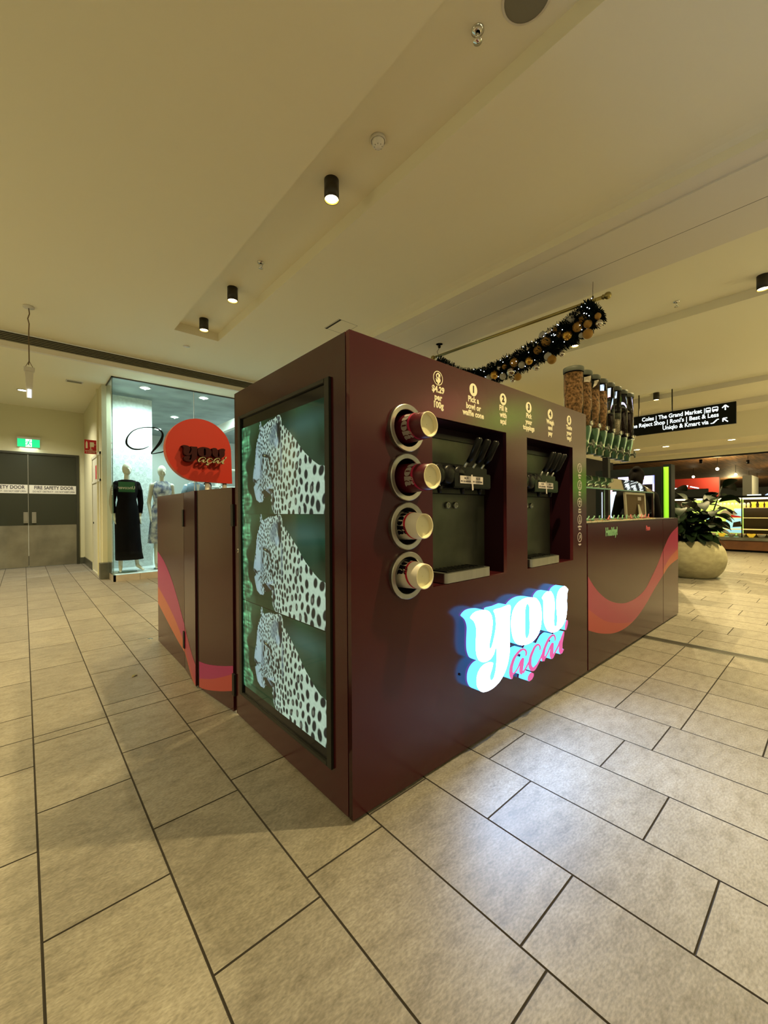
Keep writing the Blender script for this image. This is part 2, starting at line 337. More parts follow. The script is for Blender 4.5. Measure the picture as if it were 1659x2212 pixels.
LOGO_ACAI= [[[[1.187,0.378],[1.19,0.381],[1.194,0.386],[1.196,0.392],[1.195,0.399],[1.192,0.406],[1.186,0.414],[1.177,0.42],[1.165,0.426],[1.153,0.43],[1.141,0.431],[1.128,0.432],[1.115,0.431],[1.103,0.428],[1.09,0.424],[1.078,0.419],[1.067,0.414],[1.057,0.409],[1.048,0.403],[1.04,0.396],[1.033,0.388],[1.027,0.38],[1.021,0.372],[1.016,0.364],[1.012,0.356],[1.01,0.347],[1.008,0.338],[1.007,0.33],[1.009,0.323],[1.011,0.316],[1.013,0.31],[1.018,0.304],[1.022,0.297],[1.026,0.292]],[[1.174,0.383],[1.175,0.386],[1.177,0.391],[1.178,0.396],[1.177,0.401],[1.174,0.407],[1.17,0.411],[1.166,0.414],[1.16,0.417],[1.154,0.419],[1.147,0.42],[1.138,0.419],[1.129,0.418],[1.118,0.416],[1.107,0.411],[1.096,0.407],[1.087,0.402],[1.078,0.397],[1.07,0.391],[1.064,0.384],[1.058,0.377],[1.053,0.369],[1.049,0.361],[1.045,0.353],[1.043,0.345],[1.043,0.337],[1.043,0.329],[1.045,0.322],[1.045,0.316],[1.047,0.309],[1.048,0.303],[1.045,0.297],[1.042,0.292],[1.039,0.289]]],[[[1.05,0.309],[1.056,0.31],[1.065,0.312],[1.074,0.316],[1.084,0.32],[1.095,0.326],[1.105,0.333],[1.115,0.341],[1.125,0.351],[1.134,0.358],[1.142,0.363],[1.151,0.367],[1.158,0.37]],[[1.04,0.319],[1.046,0.319],[1.055,0.32],[1.064,0.323],[1.073,0.327],[1.084,0.333],[1.093,0.339],[1.102,0.348],[1.11,0.358],[1.118,0.366],[1.128,0.372],[1.137,0.376],[1.143,0.379]]],[[[1.142,0.38],[1.137,0.376],[1.132,0.37],[1.126,0.364],[1.123,0.358],[1.12,0.353],[1.117,0.347],[1.115,0.34],[1.113,0.332],[1.111,0.325],[1.111,0.318],[1.111,0.311],[1.112,0.304],[1.118,0.297],[1.125,0.292],[1.13,0.288]],[[1.164,0.372],[1.163,0.367],[1.162,0.359],[1.161,0.351],[1.159,0.345],[1.158,0.34],[1.157,0.334],[1.154,0.327],[1.152,0.319],[1.151,0.313],[1.149,0.307],[1.148,0.301],[1.147,0.297],[1.145,0.294],[1.144,0.291],[1.142,0.288]]],[[[1.157,0.287],[1.163,0.291],[1.172,0.297],[1.182,0.303],[1.19,0.309],[1.198,0.315],[1.205,0.321],[1.213,0.328],[1.222,0.335],[1.228,0.34]],[[1.138,0.299],[1.146,0.302],[1.157,0.306],[1.168,0.311],[1.176,0.316],[1.183,0.322],[1.191,0.328],[1.2,0.335],[1.209,0.341],[1.215,0.346]]],[[[1.346,0.374],[1.349,0.377],[1.352,0.381],[1.354,0.387],[1.353,0.393],[1.349,0.4],[1.343,0.407],[1.335,0.413],[1.323,0.418],[1.31,0.42],[1.297,0.42],[1.285,0.417],[1.274,0.413],[1.265,0.408],[1.256,0.401],[1.248,0.394],[1.239,0.386],[1.229,0.377],[1.222,0.368],[1.217,0.359],[1.213,0.35],[1.211,0.341],[1.209,0.333],[1.208,0.324],[1.21,0.315],[1.214,0.305],[1.221,0.294],[1.232,0.283],[1.253,0.274],[1.271,0.271],[1.285,0.273],[1.296,0.278],[1.307,0.284],[1.316,0.291],[1.328,0.299],[1.339,0.307],[1.35,0.316],[1.361,0.324],[1.372,0.333],[1.381,0.341],[1.389,0.349],[1.396,0.357],[1.401,0.362]],[[1.334,0.378],[1.335,0.381],[1.337,0.386],[1.337,0.39],[1.335,0.395],[1.331,0.401],[1.328,0.404],[1.324,0.406],[1.32,0.408],[1.317,0.408],[1.311,0.407],[1.302,0.405],[1.294,0.402],[1.286,0.397],[1.279,0.39],[1.272,0.383],[1.264,0.375],[1.255,0.366],[1.249,0.358],[1.246,0.349],[1.244,0.34],[1.243,0.332],[1.243,0.324],[1.244,0.316],[1.246,0.31],[1.252,0.303],[1.258,0.296],[1.261,0.294],[1.256,0.295],[1.255,0.295],[1.261,0.294],[1.271,0.295],[1.284,0.298],[1.298,0.302],[1.31,0.308],[1.322,0.316],[1.334,0.324],[1.345,0.332],[1.355,0.341],[1.365,0.348],[1.373,0.356],[1.381,0.363],[1.386,0.368]]],[[[1.535,0.386],[1.538,0.389],[1.542,0.395],[1.544,0.401],[1.543,0.408],[1.54,0.416],[1.534,0.424],[1.523,0.431],[1.51,0.435],[1.495,0.437],[1.481,0.436],[1.466,0.433],[1.452,0.429],[1.439,0.423],[1.428,0.415],[1.417,0.408],[1.408,0.4],[1.398,0.391],[1.391,0.383],[1.383,0.375],[1.377,0.367],[1.372,0.359],[1.367,0.351],[1.363,0.342],[1.36,0.333],[1.362,0.322],[1.366,0.31],[1.37,0.302]],[[1.525,0.39],[1.526,0.393],[1.527,0.399],[1.527,0.404],[1.525,0.41],[1.52,0.417],[1.516,0.422],[1.513,0.423],[1.51,0.424],[1.505,0.424],[1.496,0.423],[1.484,0.421],[1.473,0.417],[1.463,0.411],[1.453,0.404],[1.443,0.396],[1.434,0.388],[1.425,0.38],[1.417,0.372],[1.412,0.364],[1.408,0.356],[1.404,0.348],[1.402,0.34],[1.401,0.331],[1.401,0.323],[1.4,0.314],[1.4,0.304],[1.4,0.296]]],[[[1.404,0.304],[1.409,0.308],[1.417,0.314],[1.426,0.32],[1.435,0.326],[1.444,0.332],[1.453,0.339],[1.462,0.347],[1.472,0.356],[1.481,0.363],[1.491,0.37],[1.501,0.376],[1.508,0.38]],[[1.382,0.316],[1.39,0.318],[1.401,0.323],[1.412,0.327],[1.421,0.333],[1.43,0.339],[1.438,0.346],[1.446,0.354],[1.455,0.363],[1.464,0.371],[1.474,0.378],[1.484,0.384],[1.491,0.388]]],[[[1.494,0.386],[1.488,0.381],[1.481,0.372],[1.474,0.363],[1.47,0.355],[1.467,0.347],[1.464,0.339],[1.463,0.331],[1.462,0.322],[1.462,0.313],[1.468,0.303],[1.474,0.295],[1.48,0.289]],[[1.516,0.38],[1.516,0.372],[1.515,0.361],[1.514,0.351],[1.513,0.343],[1.513,0.334],[1.513,0.326],[1.511,0.318],[1.509,0.31],[1.508,0.302],[1.505,0.296],[1.503,0.29],[1.501,0.285]]],[[[1.511,0.288],[1.518,0.295],[1.529,0.304],[1.54,0.313],[1.553,0.322],[1.568,0.331],[1.58,0.341],[1.592,0.352],[1.602,0.364],[1.608,0.372]],[[1.486,0.3],[1.496,0.305],[1.509,0.313],[1.523,0.321],[1.536,0.33],[1.55,0.339],[1.562,0.349],[1.574,0.359],[1.585,0.371],[1.592,0.378]]],[[[1.646,0.425],[1.642,0.422],[1.636,0.416],[1.63,0.41],[1.623,0.403],[1.615,0.395],[1.607,0.387],[1.6,0.379],[1.594,0.37],[1.589,0.361],[1.586,0.351],[1.584,0.341],[1.583,0.332],[1.582,0.325],[1.582,0.317],[1.582,0.31],[1.589,0.301],[1.597,0.294],[1.603,0.289]],[[1.661,0.421],[1.661,0.416],[1.66,0.409],[1.658,0.401],[1.655,0.393],[1.65,0.383],[1.646,0.374],[1.642,0.365],[1.637,0.356],[1.635,0.348],[1.634,0.339],[1.634,0.329],[1.634,0.319],[1.632,0.311],[1.629,0.305],[1.628,0.301],[1.626,0.297],[1.626,0.291],[1.625,0.288]]],[[[1.631,0.289],[1.638,0.295],[1.648,0.302],[1.655,0.308]],[[1.602,0.305],[1.615,0.308],[1.631,0.312],[1.643,0.314]]],[[[1.693,0.489],[1.689,0.486],[1.683,0.481],[1.678,0.476],[1.675,0.47],[1.672,0.463],[1.669,0.456],[1.668,0.447],[1.668,0.437],[1.668,0.43]],[[1.711,0.484],[1.712,0.48],[1.713,0.473],[1.713,0.467],[1.711,0.46],[1.707,0.454],[1.704,0.447],[1.698,0.439],[1.691,0.431],[1.686,0.425]]],[[[1.243,0.271],[1.236,0.271],[1.228,0.27],[1.219,0.268],[1.214,0.265],[1.208,0.26],[1.203,0.257],[1.201,0.25],[1.199,0.243],[1.198,0.237]],[[1.269,0.257],[1.27,0.253],[1.27,0.247],[1.269,0.242],[1.264,0.238],[1.258,0.234],[1.252,0.229],[1.24,0.227],[1.228,0.226],[1.218,0.226]]]]
LEO_SIL= [[0.151,1.39],[0.192,1.398],[0.22,1.402],[0.257,1.421],[0.299,1.446],[0.334,1.468],[0.371,1.498],[0.408,1.532],[0.436,1.552],[0.466,1.576],[0.506,1.604],[0.545,1.631],[0.55,1.657],[0.563,1.674],[0.579,1.679],[0.601,1.676],[0.623,1.667],[0.675,1.668],[0.705,1.66],[0.741,1.65],[0.766,1.648],[0.778,1.683],[0.794,1.666],[0.795,1.639],[0.789,1.622],[0.812,1.602],[0.825,1.576],[0.839,1.539],[0.843,1.506],[0.849,1.478],[0.863,1.44],[0.874,1.406],[0.879,1.381],[0.868,1.366],[0.846,1.354],[0.869,1.338],[0.856,1.303],[0.837,1.269],[0.798,1.254],[0.761,1.256],[0.745,1.275],[0.699,1.287],[0.664,1.299],[0.667,1.265],[0.654,1.222],[0.626,1.192],[0.154,1.193]]
LEO_MOUTH= [[0.775,1.309],[0.735,1.322],[0.693,1.325],[0.646,1.319],[0.629,1.311],[0.647,1.298],[0.67,1.289],[0.705,1.279],[0.738,1.277],[0.754,1.297]]
LEO_NOSE= [[0.875,1.372],[0.835,1.359],[0.809,1.368],[0.765,1.377],[0.746,1.365],[0.797,1.351],[0.829,1.342],[0.851,1.346]]
LEO_EYE= [[0.763,1.497],[0.72,1.503],[0.678,1.491],[0.661,1.471],[0.684,1.473],[0.714,1.487],[0.744,1.484],[0.76,1.464],[0.769,1.476]]
LEO_EAR= [[0.601,1.645],[0.574,1.631],[0.558,1.603],[0.554,1.566],[0.559,1.542],[0.576,1.534],[0.592,1.556],[0.597,1.593],[0.611,1.621]]
VEE= [[0.784,2.411,0.0077],[0.703,2.365,0.0186],[0.61,2.341,0.0248],[0.519,2.347,0.0278],[0.449,2.4,0.0341],[0.433,2.465,0.0341],[0.457,2.556,0.0217],[0.535,2.663,0.0155],[0.653,2.73,0.0139],[0.773,2.757,0.0186],[0.896,2.762,0.0217],[0.979,2.726,0.0278],[1.014,2.652,0.0372],[0.978,2.523,0.0527],[0.907,2.408,0.0402],[0.838,2.316,0.0278],[0.824,2.277,0.0155]]
VEE2= [[0.824,2.277,0.0124],[0.906,2.299,0.0186],[1.004,2.331,0.0217],[1.104,2.388,0.0124]]

GPATH= [[0.439,3.292],[0.551,3.235],[0.748,3.153],[0.991,3.076],[1.279,3.009],[1.595,2.959],[1.958,2.944],[2.303,3.068],[2.638,3.333]]
BAUBLES= [[0.599,3.271,0.0352,'s'],[0.682,3.243,0.0454,'w'],[0.561,3.208,0.0404,'g'],[0.615,3.141,0.0517,'g'],[0.51,3.139,0.0427,'g'],[0.411,3.183,0.0328,'g'],[0.397,3.106,0.0366,'s'],[0.724,3.089,0.0526,'G'],[0.51,3.035,0.0507,'g'],[0.808,3.13,0.0379,'g'],[0.854,3.191,0.0283,'g'],[0.924,3.186,0.0372,'s'],[0.999,3.179,0.0435,'w'],[0.96,3.094,0.0547,'g'],[1.176,3.081,0.0298,'s'],[1.061,3.031,0.0469,'g'],[0.94,2.923,0.0431,'w'],[0.896,2.875,0.0485,'g'],[1.358,2.97,0.0522,'g'],[1.262,2.918,0.0393,'w'],[1.168,2.937,0.0447,'G'],[1.49,2.957,0.0313,'g'],[1.565,2.961,0.0317,'s'],[1.635,2.892,0.0512,'G'],[1.515,2.846,0.0409,'w'],[1.406,2.872,0.051,'s'],[1.313,2.787,0.0427,'g'],[1.714,2.876,0.0389,'w'],[0.576,3.04,0.027,'w'],[0.781,2.905,0.0308,'s'],[1.078,2.838,0.0367,'s'],[1.381,2.766,0.0277,'s']]

LEO_MARKS= [[0.815,1.425,0.036,0.042,0.1,2,0.9],[0.833,1.51,0.021,0.033,0.05,2,0.9],[0.773,1.421,0.015,0.052,0,1,1.0],[0.776,1.476,0.01,0.032,0,1,1.0],[0.72,1.493,0.043,0.009,-0.2,0,0.5],[0.744,1.494,0.017,0.006,0,0,0.5],[0.678,1.472,0.011,0.016,0.3,0,0.5],[0.751,1.469,0.01,0.019,0.1,0,0.5],[0.764,1.437,0.008,0.016,0,0,0.8],[0.733,1.496,0.01,0.003,0,5,0.5],[0.851,1.371,0.029,0.008,-0.4,0,0.7],[0.816,1.374,0.021,0.004,0.2,3,0.8],[0.862,1.36,0.011,0.011,0.1,0,0.8],[0.797,1.346,0.02,0.003,0.55,0,0.6],[0.765,1.352,0.02,0.002,0.55,0,0.6],[0.734,1.358,0.019,0.003,0.55,0,0.6],[0.81,1.332,0.021,0.002,0.55,0,0.6],[0.774,1.336,0.02,0.002,0.55,0,0.6],[0.741,1.34,0.02,0.002,0.55,0,0.6],[0.71,1.346,0.019,0.002,0.55,0,0.6],[0.681,1.329,0.035,0.006,0.3,2,0.9],[0.811,1.291,0.028,0.025,-0.1,2,0.9],[0.792,1.262,0.033,0.009,0,2,0.9],[0.708,1.454,0.01,0.012,-0.1,0,0.5],[0.661,1.444,0.01,0.011,-0.1,0,0.5],[0.605,1.444,0.01,0.011,-0.1,0,0.5],[0.697,1.431,0.011,0.011,-0.1,0,0.5],[0.65,1.417,0.01,0.012,-0.1,0,0.5],[0.605,1.408,0.01,0.011,-0.1,0,0.5],[0.709,1.411,0.011,0.012,-0.1,0,0.5],[0.674,1.392,0.011,0.011,-0.1,0,0.5],[0.628,1.384,0.01,0.012,-0.1,0,0.5],[0.594,1.428,0.01,0.011,-0.1,0,0.5],[0.577,1.457,0.01,0.011,-0.1,0,0.5],[0.573,1.395,0.01,0.011,-0.1,0,0.5],[0.651,1.37,0.01,0.008,-0.2,0,0.5],[0.606,1.367,0.01,0.007,-0.2,0,0.5],[0.578,1.37,0.009,0.007,-0.2,0,0.5],[0.648,1.574,0.034,0.039,0.25,1,0.9],[0.624,1.613,0.026,0.031,0.2,1,0.9],[0.575,1.605,0.015,0.051,0.05,0,0.6],[0.579,1.66,0.011,0.013,0,3,0.6],[0.603,1.547,0.02,0.025,0.1,2,0.9],[0.658,1.636,0.014,0.004,0.3,0,0.5],[0.555,1.46,0.01,0.076,0,1,1.0],[0.641,1.264,0.013,0.037,-0.1,0,0.6],[0.717,1.315,0.029,0.001,-0.5,2,0.5],[0.702,1.31,0.028,0.001,-0.55,2,0.5],[0.688,1.306,0.028,0.001,-0.6,2,0.5],[0.674,1.302,0.027,0.001,-0.65,2,0.5],[0.66,1.297,0.027,0.0,-0.7,2,0.5],[0.647,1.293,0.028,0.001,-0.75,2,0.5],[0.858,1.547,0.034,0.001,0.3,2,0.5],[0.864,1.543,0.034,0.001,0.0999,2,0.5],[0.869,1.539,0.034,0.001,-0.1000,2,0.5],[0.875,1.535,0.035,0.001,-0.3000,2,0.5],[0.88,1.531,0.035,0.001,-0.5,2,0.5]]

# ================================================================== THE SETTING
# floor: porcelain planks laid in strips, one tone per tile
def build_floor():
    g = G(); tones = []
    def tile(x0, x1, y0, y1):
        q = .0034
        if x1-x0 < .02 or y1-y0 < .02: return
        b = len(g.v)
        g.add([(x0+q,y0+q,0),(x1-q,y0+q,0),(x1-q,y1-q,0),(x0+q,y1-q,0)], [(0,1,2,3)], 0)
        g.add([(x0+q,y0+q,0),(x1-q,y0+q,0),(x1-q,y1-q,0),(x0+q,y1-q,0),(x0,y0,-.003),(x1,y0,-.003),(x1,y1,-.003),(x0,y1,-.003)], [(0,4,5,1),(1,5,6,2),(2,6,7,3),(3,7,4,0)], 1)
        tones.append(random.random())
        for _ in range(4): tones.append(0)
    def strip(x0, x1, y0, y1, off, L=.655):
        k = math.floor((y0-off)/L); y = off+k*L
        while y < y1:
            tile(x0, x1, max(y, y0), min(y+L, y1)); y += L
    xb = [-.908-.3295*k for k in range(26, 0, -1)] + [-.908, -.578, -.25, .08, .41, .742, 1.076, 1.402, 1.738]
    offs = {-.908: .24, -.578: .491, -.25: -.08, .08: -.003, .41: .327, .742: -.111, 1.076: .162, 1.402: .04}
    offs2 = {-.908: 2.205, -.578: 1.812, -.25: 1.887, .08: 2.3, .41: 1.95, .742: 2.15, 1.076: 1.7, 1.402: 2.0}
    for a, b in zip(xb[:-1], xb[1:]):
        o1 = offs.get(round(a, 3), random.random()*.655); o2 = offs2.get(round(a, 3), random.random()*.655)
        if abs(a+1.2375) < .01: o1 = .653; o2 = 1.965
        strip(a, b, -9, 1.637, o1); strip(a, b, 1.637, 11.2, o2)
    xg = [1.738, 2.068, 2.401, 2.736, 3.073, 3.39]
    for a, b in zip(xg[:-1], xg[1:]):
        y = -9.24
        while y < 11: tile(a, b, y, y+.33); y += .33
    g.box(3.39, 3.405, -9, 11.2, -.004, .001, 2); g.box(3.405, 3.49, -9, 11.2, -.004, -.0005, 3); g.box(3.49, 3.503, -9, 11.2, -.004, .001, 2)
    while len(tones) < len(g.f): tones.append(.5)
    xs = [3.503, 3.79, 4.09, 4.43, 4.765, 5.09, 5.412, 5.738, 6.07, 6.40]
    os_ = [-.325, -.329, -.513, -.163, -.067, -.461, -.327, -.001, -.511]
    while xs[-1] < 15.5: xs.append(xs[-1]+.33); os_.append(random.random()*.655)
    for a, b, o in zip(xs[:-1], xs[1:], os_): strip(a, b, -9, 11.2, o)
    while len(tones) < len(g.f): tones.append(.5)
    n0 = len(g.f)
    g.add([(-9.5,-9.2,-.003),(30,-9.2,-.003),(30,14,-.003),(-9.5,14,-.003)], [(0,1,2,3)], 1)
    g.box(15.3, 30, -9, 14, -.1, 0, 0)
    while len(tones) < len(g.f): tones.append(.5)
    m = bpy.data.materials.new('floor_tile'); m.use_nodes = True; nt = m.node_tree; b = nt.nodes['Principled BSDF']
    N = nt.nodes.new; L = nt.links.new
    tc = N('ShaderNodeTexCoord'); at = N('ShaderNodeAttribute'); at.attribute_name = 'tone'
    cx = N('ShaderNodeCombineXYZ'); L(at.outputs['Fac'], cx.inputs[0]); L(at.outputs['Fac'], cx.inputs[1])
    sc1 = N('ShaderNodeVectorMath'); sc1.operation = 'SCALE'; sc1.inputs['Scale'].default_value = 37; L(cx.outputs[0], sc1.inputs[0])
    ad = N('ShaderNodeVectorMath'); ad.operation = 'ADD'; L(tc.outputs['Object'], ad.inputs[0]); L(sc1.outputs[0], ad.inputs[1])
    mp = N('ShaderNodeMapping'); mp.inputs['Rotation'].default_value = (0, 0, .45); mp.inputs['Scale'].default_value = (1.0, 2.3, 1); L(ad.outputs[0], mp.inputs[0])
    n1 = N('ShaderNodeTexNoise'); n1.inputs['Scale'].default_value = 9; n1.inputs['Detail'].default_value = 12; n1.inputs['Roughness'].default_value = .74; L(mp.outputs[0], n1.inputs['Vector'])
    n2 = N('ShaderNodeTexNoise'); n2.inputs['Scale'].default_value = 2.2; n2.inputs['Detail'].default_value = 3; L(ad.outputs[0], n2.inputs['Vector'])
    n3 = N('ShaderNodeTexNoise'); n3.inputs['Scale'].default_value = 70; n3.inputs['Detail'].default_value = 5; L(mp.outputs[0], n3.inputs['Vector'])
    r = N('ShaderNodeValToRGB'); L(n1.outputs[0], r.inputs[0]); e = r.color_ramp.elements
    e[0].position = .30; e[0].color = (.155, .135, .107, 1); e[1].position = .68; e[1].color = (.315, .287, .243, 1)
    md = r.color_ramp.elements.new(.47); md.color = (.245, .220, .182, 1)
    mx = N('ShaderNodeMix'); mx.data_type = 'RGBA'; mx.blend_type = 'MULTIPLY'; mx.inputs[0].default_value = 1
    mr = N('ShaderNodeMapRange'); mr.inputs[1].default_value = .3; mr.inputs[2].default_value = .7; mr.inputs[3].default_value = .84; mr.inputs[4].default_value = 1.06; L(n2.outputs[0], mr.inputs[0])
    mr2 = N('ShaderNodeMapRange'); mr2.inputs[3].default_value = .90; mr2.inputs[4].default_value = 1.05; L(at.outputs['Fac'], mr2.inputs[0])
    ml = N('ShaderNodeMath'); ml.operation = 'MULTIPLY'; L(mr.outputs[0], ml.inputs[0]); L(mr2.outputs[0], ml.inputs[1])
    mr3 = N('ShaderNodeMapRange'); mr3.inputs[1].default_value = .3; mr3.inputs[2].default_value = .7; mr3.inputs[3].default_value = .72; mr3.inputs[4].default_value = 1.20; L(n3.outputs[0], mr3.inputs[0])
    ml2 = N('ShaderNodeMath'); ml2.operation = 'MULTIPLY'; L(ml.outputs[0], ml2.inputs[0]); L(mr3.outputs[0], ml2.inputs[1])
    L(r.outputs[0], mx.inputs[6]); L(ml2.outputs[0], mx.inputs[7]); L(mx.outputs[2], b.inputs['Base Color'])
    b.inputs['Roughness'].default_value = .42; b.inputs['Specular IOR Level'].default_value = .35
    bp = N('ShaderNodeBump'); bp.inputs['Strength'].default_value = .30; bp.inputs['Distance'].default_value = .004; L(n1.outputs[0], bp.inputs['Height']); L(bp.outputs[0], b.inputs['Normal'])
    o = struct('floor', g, [m, 'grout', 'steel_d', 'lampbody'])
    a = o.data.attributes.new('tone', 'FLOAT', 'FACE'); a.data.foreach_set('value', tones[:len(o.data.polygons)])
build_floor()

# ceiling: profile across the mall (X, z) run along the mall (Y)
def build_ceiling():
    g = G()
    Y0, Y1 = -9.0, 6.35
    def flat(x0, x1, y0, y1, z, mi=0): g.add([(x0,y0,z),(x1,y0,z),(x1,y1,z),(x0,y1,z)], [(0,3,2,1)], mi)
    def wallx(x, y0, y1, z0, z1, mi=0): g.add([(x,y0,z0),(x,y1,z0),(x,y1,z1),(x,y0,z1)], [(0,1,2,3)], mi)
    def wally(y, x0, x1, z0, z1, mi=0): g.add([(x0,y,z0),(x1,y,z0),(x1,y,z1),(x0,y,z1)], [(0,1,2,3)], mi)
    Z = 3.71; ZR = 3.825; ca, cb, ce = .625, 1.22, 4.83
    flat(-9, ca, Y0, Y1, Z); flat(ca, cb, ce, Y1, Z); flat(cb, 2.50, Y0, Y1, Z)
    flat(ca, cb, Y0, ce, ZR); wallx(ca, Y0, ce, Z, ZR); wallx(cb, Y0, ce, Z, ZR); wally(ce, ca, cb, Z, ZR)
    # shallow cove into the beam
    pr_ = [(2.50, Z), (2.60, Z-.004), (2.66, Z-.014), (2.706, Z-.030), (2.706, 3.610)]
    for (xa, za), (xb_, zb) in zip(pr_[:-1], pr_[1:]): g.add([(xa,Y0,za),(xb_,Y0,zb),(xb_,7,zb),(xa,7,za)], [(0,3,2,1)], 0)
    flat(2.706, 2.873, Y0, 7, 3.610, 1); g.add([(2.873,Y0,3.610),(2.873,7,3.610),(2.873,7,3.598),(2.873,Y0,3.598)], [(0,1,2,3)], 1)
    flat(2.873, 3.348, Y0, 7, 3.598, 1); flat(3.348, 3.354, Y0, 7, 3.5978, 2); flat(3.354, 3.82, Y0, 7, 3.598, 1); wallx(3.82, Y0, 7, 3.598, 3.82, 1)
    flat(3.82, 5.57, Y0, 7, 3.82); wallx(5.57, Y0, 7, Z, 3.82)
    flat(5.57, 9.30, Y0, 7, Z); g.add([(9.30,Y0,Z),(9.42,Y0,3.69),(9.42,7,3.69),(9.30,7,Z)], [(0,3,2,1)], 0)
    wallx(9.42, Y0, 7, 3.588, 3.69, 1); flat(9.42, 10.75, Y0, 7, 3.588)
    wallx(10.75, Y0, 7, 3.45, 3.588, 1); flat(10.75, 11.5, Y0, 7, 3.45); wallx(11.5, Y0, 7, 2.856, 3.45); flat(11.5, 12.7, Y0, 7, 2.856)
    wallx(12.7, Y0, 7, 2.76, 2.856, 1); flat(12.7, 13.1, Y0, 7, 2.76); wallx(13.1, Y0, 7, 2.64, 2.76)
    flat(13.1, 13.35, Y0, 7, 2.64, 2)
    flat(-3.2, 8, 6.35, 11.2, 3.575)           # lower ceiling of the side passage
    g.box(2.17, 2.20, 3.10, 3.45, 3.7085, 3.7099, 2)
    struct('ceiling', g, ['paint', 'paint2', 'ventdark'])
build_ceiling()
g = G()
g.box(-9, 2.72, 6.35, 6.42, 3.50, 3.575, 0); g.box(-9, 2.72, 6.40, 6.44, 3.575, 3.712, 2)
for k in range(6): g.box(-9, 2.72, 6.352, 6.40, 3.580+.0228*k, 3.5905+.0228*k, 1)
tr = struct('trim_1', g, ['paint2', 'vent', 'ventdark'])
# fire door wall
YW = 10.75
g = G(); g.box(-3.2, -1.78, YW, YW+.15, 0, 3.575); g.box(.05, .16, YW, YW+.15, 0, 3.575); g.box(-1.78, .05, YW, YW+.15, 2.56, 3.575)
struct('wall_back', g, 'wall')
g = G(); g.box(.15, .30, 9.30, YW+.1, 0, 3.575); g.box(.15, .30, 7.80, 9.30, 2.35, 3.575); g.box(.15, .30, 7.80, 7.93, 0, 2.35); g.box(.12, .26, 8.2, 8.27, 0, 3.575)
struct('wall_right', g, 'wall')
g = G(); g.box(-3.35, -3.2, 6.35, YW, 0, 3.575); struct('wall_left', g, 'wall')
g = G(); g.box(.05, .15, YW-.02, YW, 0, .15); g.box(.135, .15, 9.30, YW, 0, .16); struct('baseboard_back', g, 'steel_d')
g = G(); g.box(.09, .26, 7.62, 7.80, 0, .29, 0, .004); struct('trim_2', g, 'steel_d')
# double fire door
def fitw(me, wd):
    xs = [v.co.x for v in me.vertices]; k = wd/(max(xs)-min(xs)); me.transform(Matrix.Diagonal((k, 1, 1, 1)))
d = thing('door_1', (-.857, YW, 0), kind='structure')
g = G(); g.box(.0, .052, YW-.03, YW+.05, 0, 2.56); g.box(-1.766, -1.714, YW-.03, YW+.05, 0, 2.56); g.box(-1.714, .0, YW-.03, YW+.05, 2.515, 2.56); obj('door_frame', g, 'doorframe', d)
for sx, a, b in ((1, -.852, -.004), (-1, -1.710, -.862)):
    g = G(); g.box(a, b, YW-.005, YW+.04, .01, 2.51); lf = obj('door_leaf', g, 'doorgrey', d)
    g = G(); g.box(a, b, YW-.008, YW-.005, .012, .935); obj('kick_plate', g, 'kick', lf)
    g = G(); g.box(a+.01 if sx > 0 else a, b-.004, YW-.008, YW-.005, 1.645, 1.835)
    me1 = textmesh('t', 'FIRE SAFETY DOOR', .105, .001, .02); fitw(me1, .70); basis(me1, ((a+b)/2+.02, YW-.0095, 1.775), (1,0,0), (0,0,1))
    me2 = textmesh('t', 'DO NOT OBSTRUCT - DO NOT KEEP OPEN', .055, .001, .005); fitw(me2, .745); basis(me2, ((a+b)/2+.02, YW-.0095, 1.688), (1,0,0), (0,0,1))
    for me in (me1, me2): g.add([v.co[:] for v in me.vertices], [tuple(p.vertices) for p in me.polygons], 1)
    obj('warning_strip', g, ['paper', 'print_k'], lf)
    xh = -.80 if sx > 0 else -.94
    g = G(); g.box(xh, xh+.075, YW-.016, YW-.008, .985, 1.23, 0, .003); g.box(xh+.01, xh+.065, YW-.05, YW-.016, 1.02, 1.05); obj('push_plate', g, 'steel', lf)
    if sx > 0:
        g = G(); g.box(-.861, -.853, YW-.012, YW-.004, .94, 2.5); obj('astragal', g, 'steel', lf)
# hose cupboard door on the passage side wall
d = thing('door_2', (.15, 8.6, 0), kind='structure')
g = G(); g.box(.128, .15, 7.93, 9.12, 0, .03); g.box(.128, .15, 7.93, 7.97, 0, 2.35); g.box(.128, .15, 9.08, 9.12, 0, 2.35); g.box(.128, .15, 7.93, 9.12, 2.3, 2.35); g.box(.128, .15, 7.93, 9.12, 1.80, 1.84); obj('door_frame', g, 'white_door', d)
g = G(); g.box(.142, .158, 7.97, 9.08, .03, 1.80); obj('door_leaf', g, 'white_door', d)
g = G(); g.box(.142, .158, 7.97, 9.08, 1.84, 2.30); g.box(.139, .142, 8.34, 8.62, 1.87, 2.14, 1); g.box(.139, .142, 7.975, 8.05, 1.93, 2.17, 2); obj('upper_panel', g, ['white_door', 'redband', 'firesign'], d)
g = G(); g.box(.13, .142, 8.94, 8.97, .98, 1.02); obj('latch', g, 'black', d)
single('dry_leaf', G().add([(-.357,2.195,.002),(-.335,2.20,.006),(-.318,2.215,.010),(-.322,2.235,.005),(-.345,2.225,.008)], [(0,1,2,3,4)]), 'rod', 'small dry yellow leaf lying on the floor tiles left of the gate', 'leaf')
single('floor_stud', G().lathe([(.001,.004),(.022,.004),(.026,.0)], (-.045, 3.13, 0), n=20), 'chrome', 'small round metal stud in the floor left of the gate end', 'floor stud')
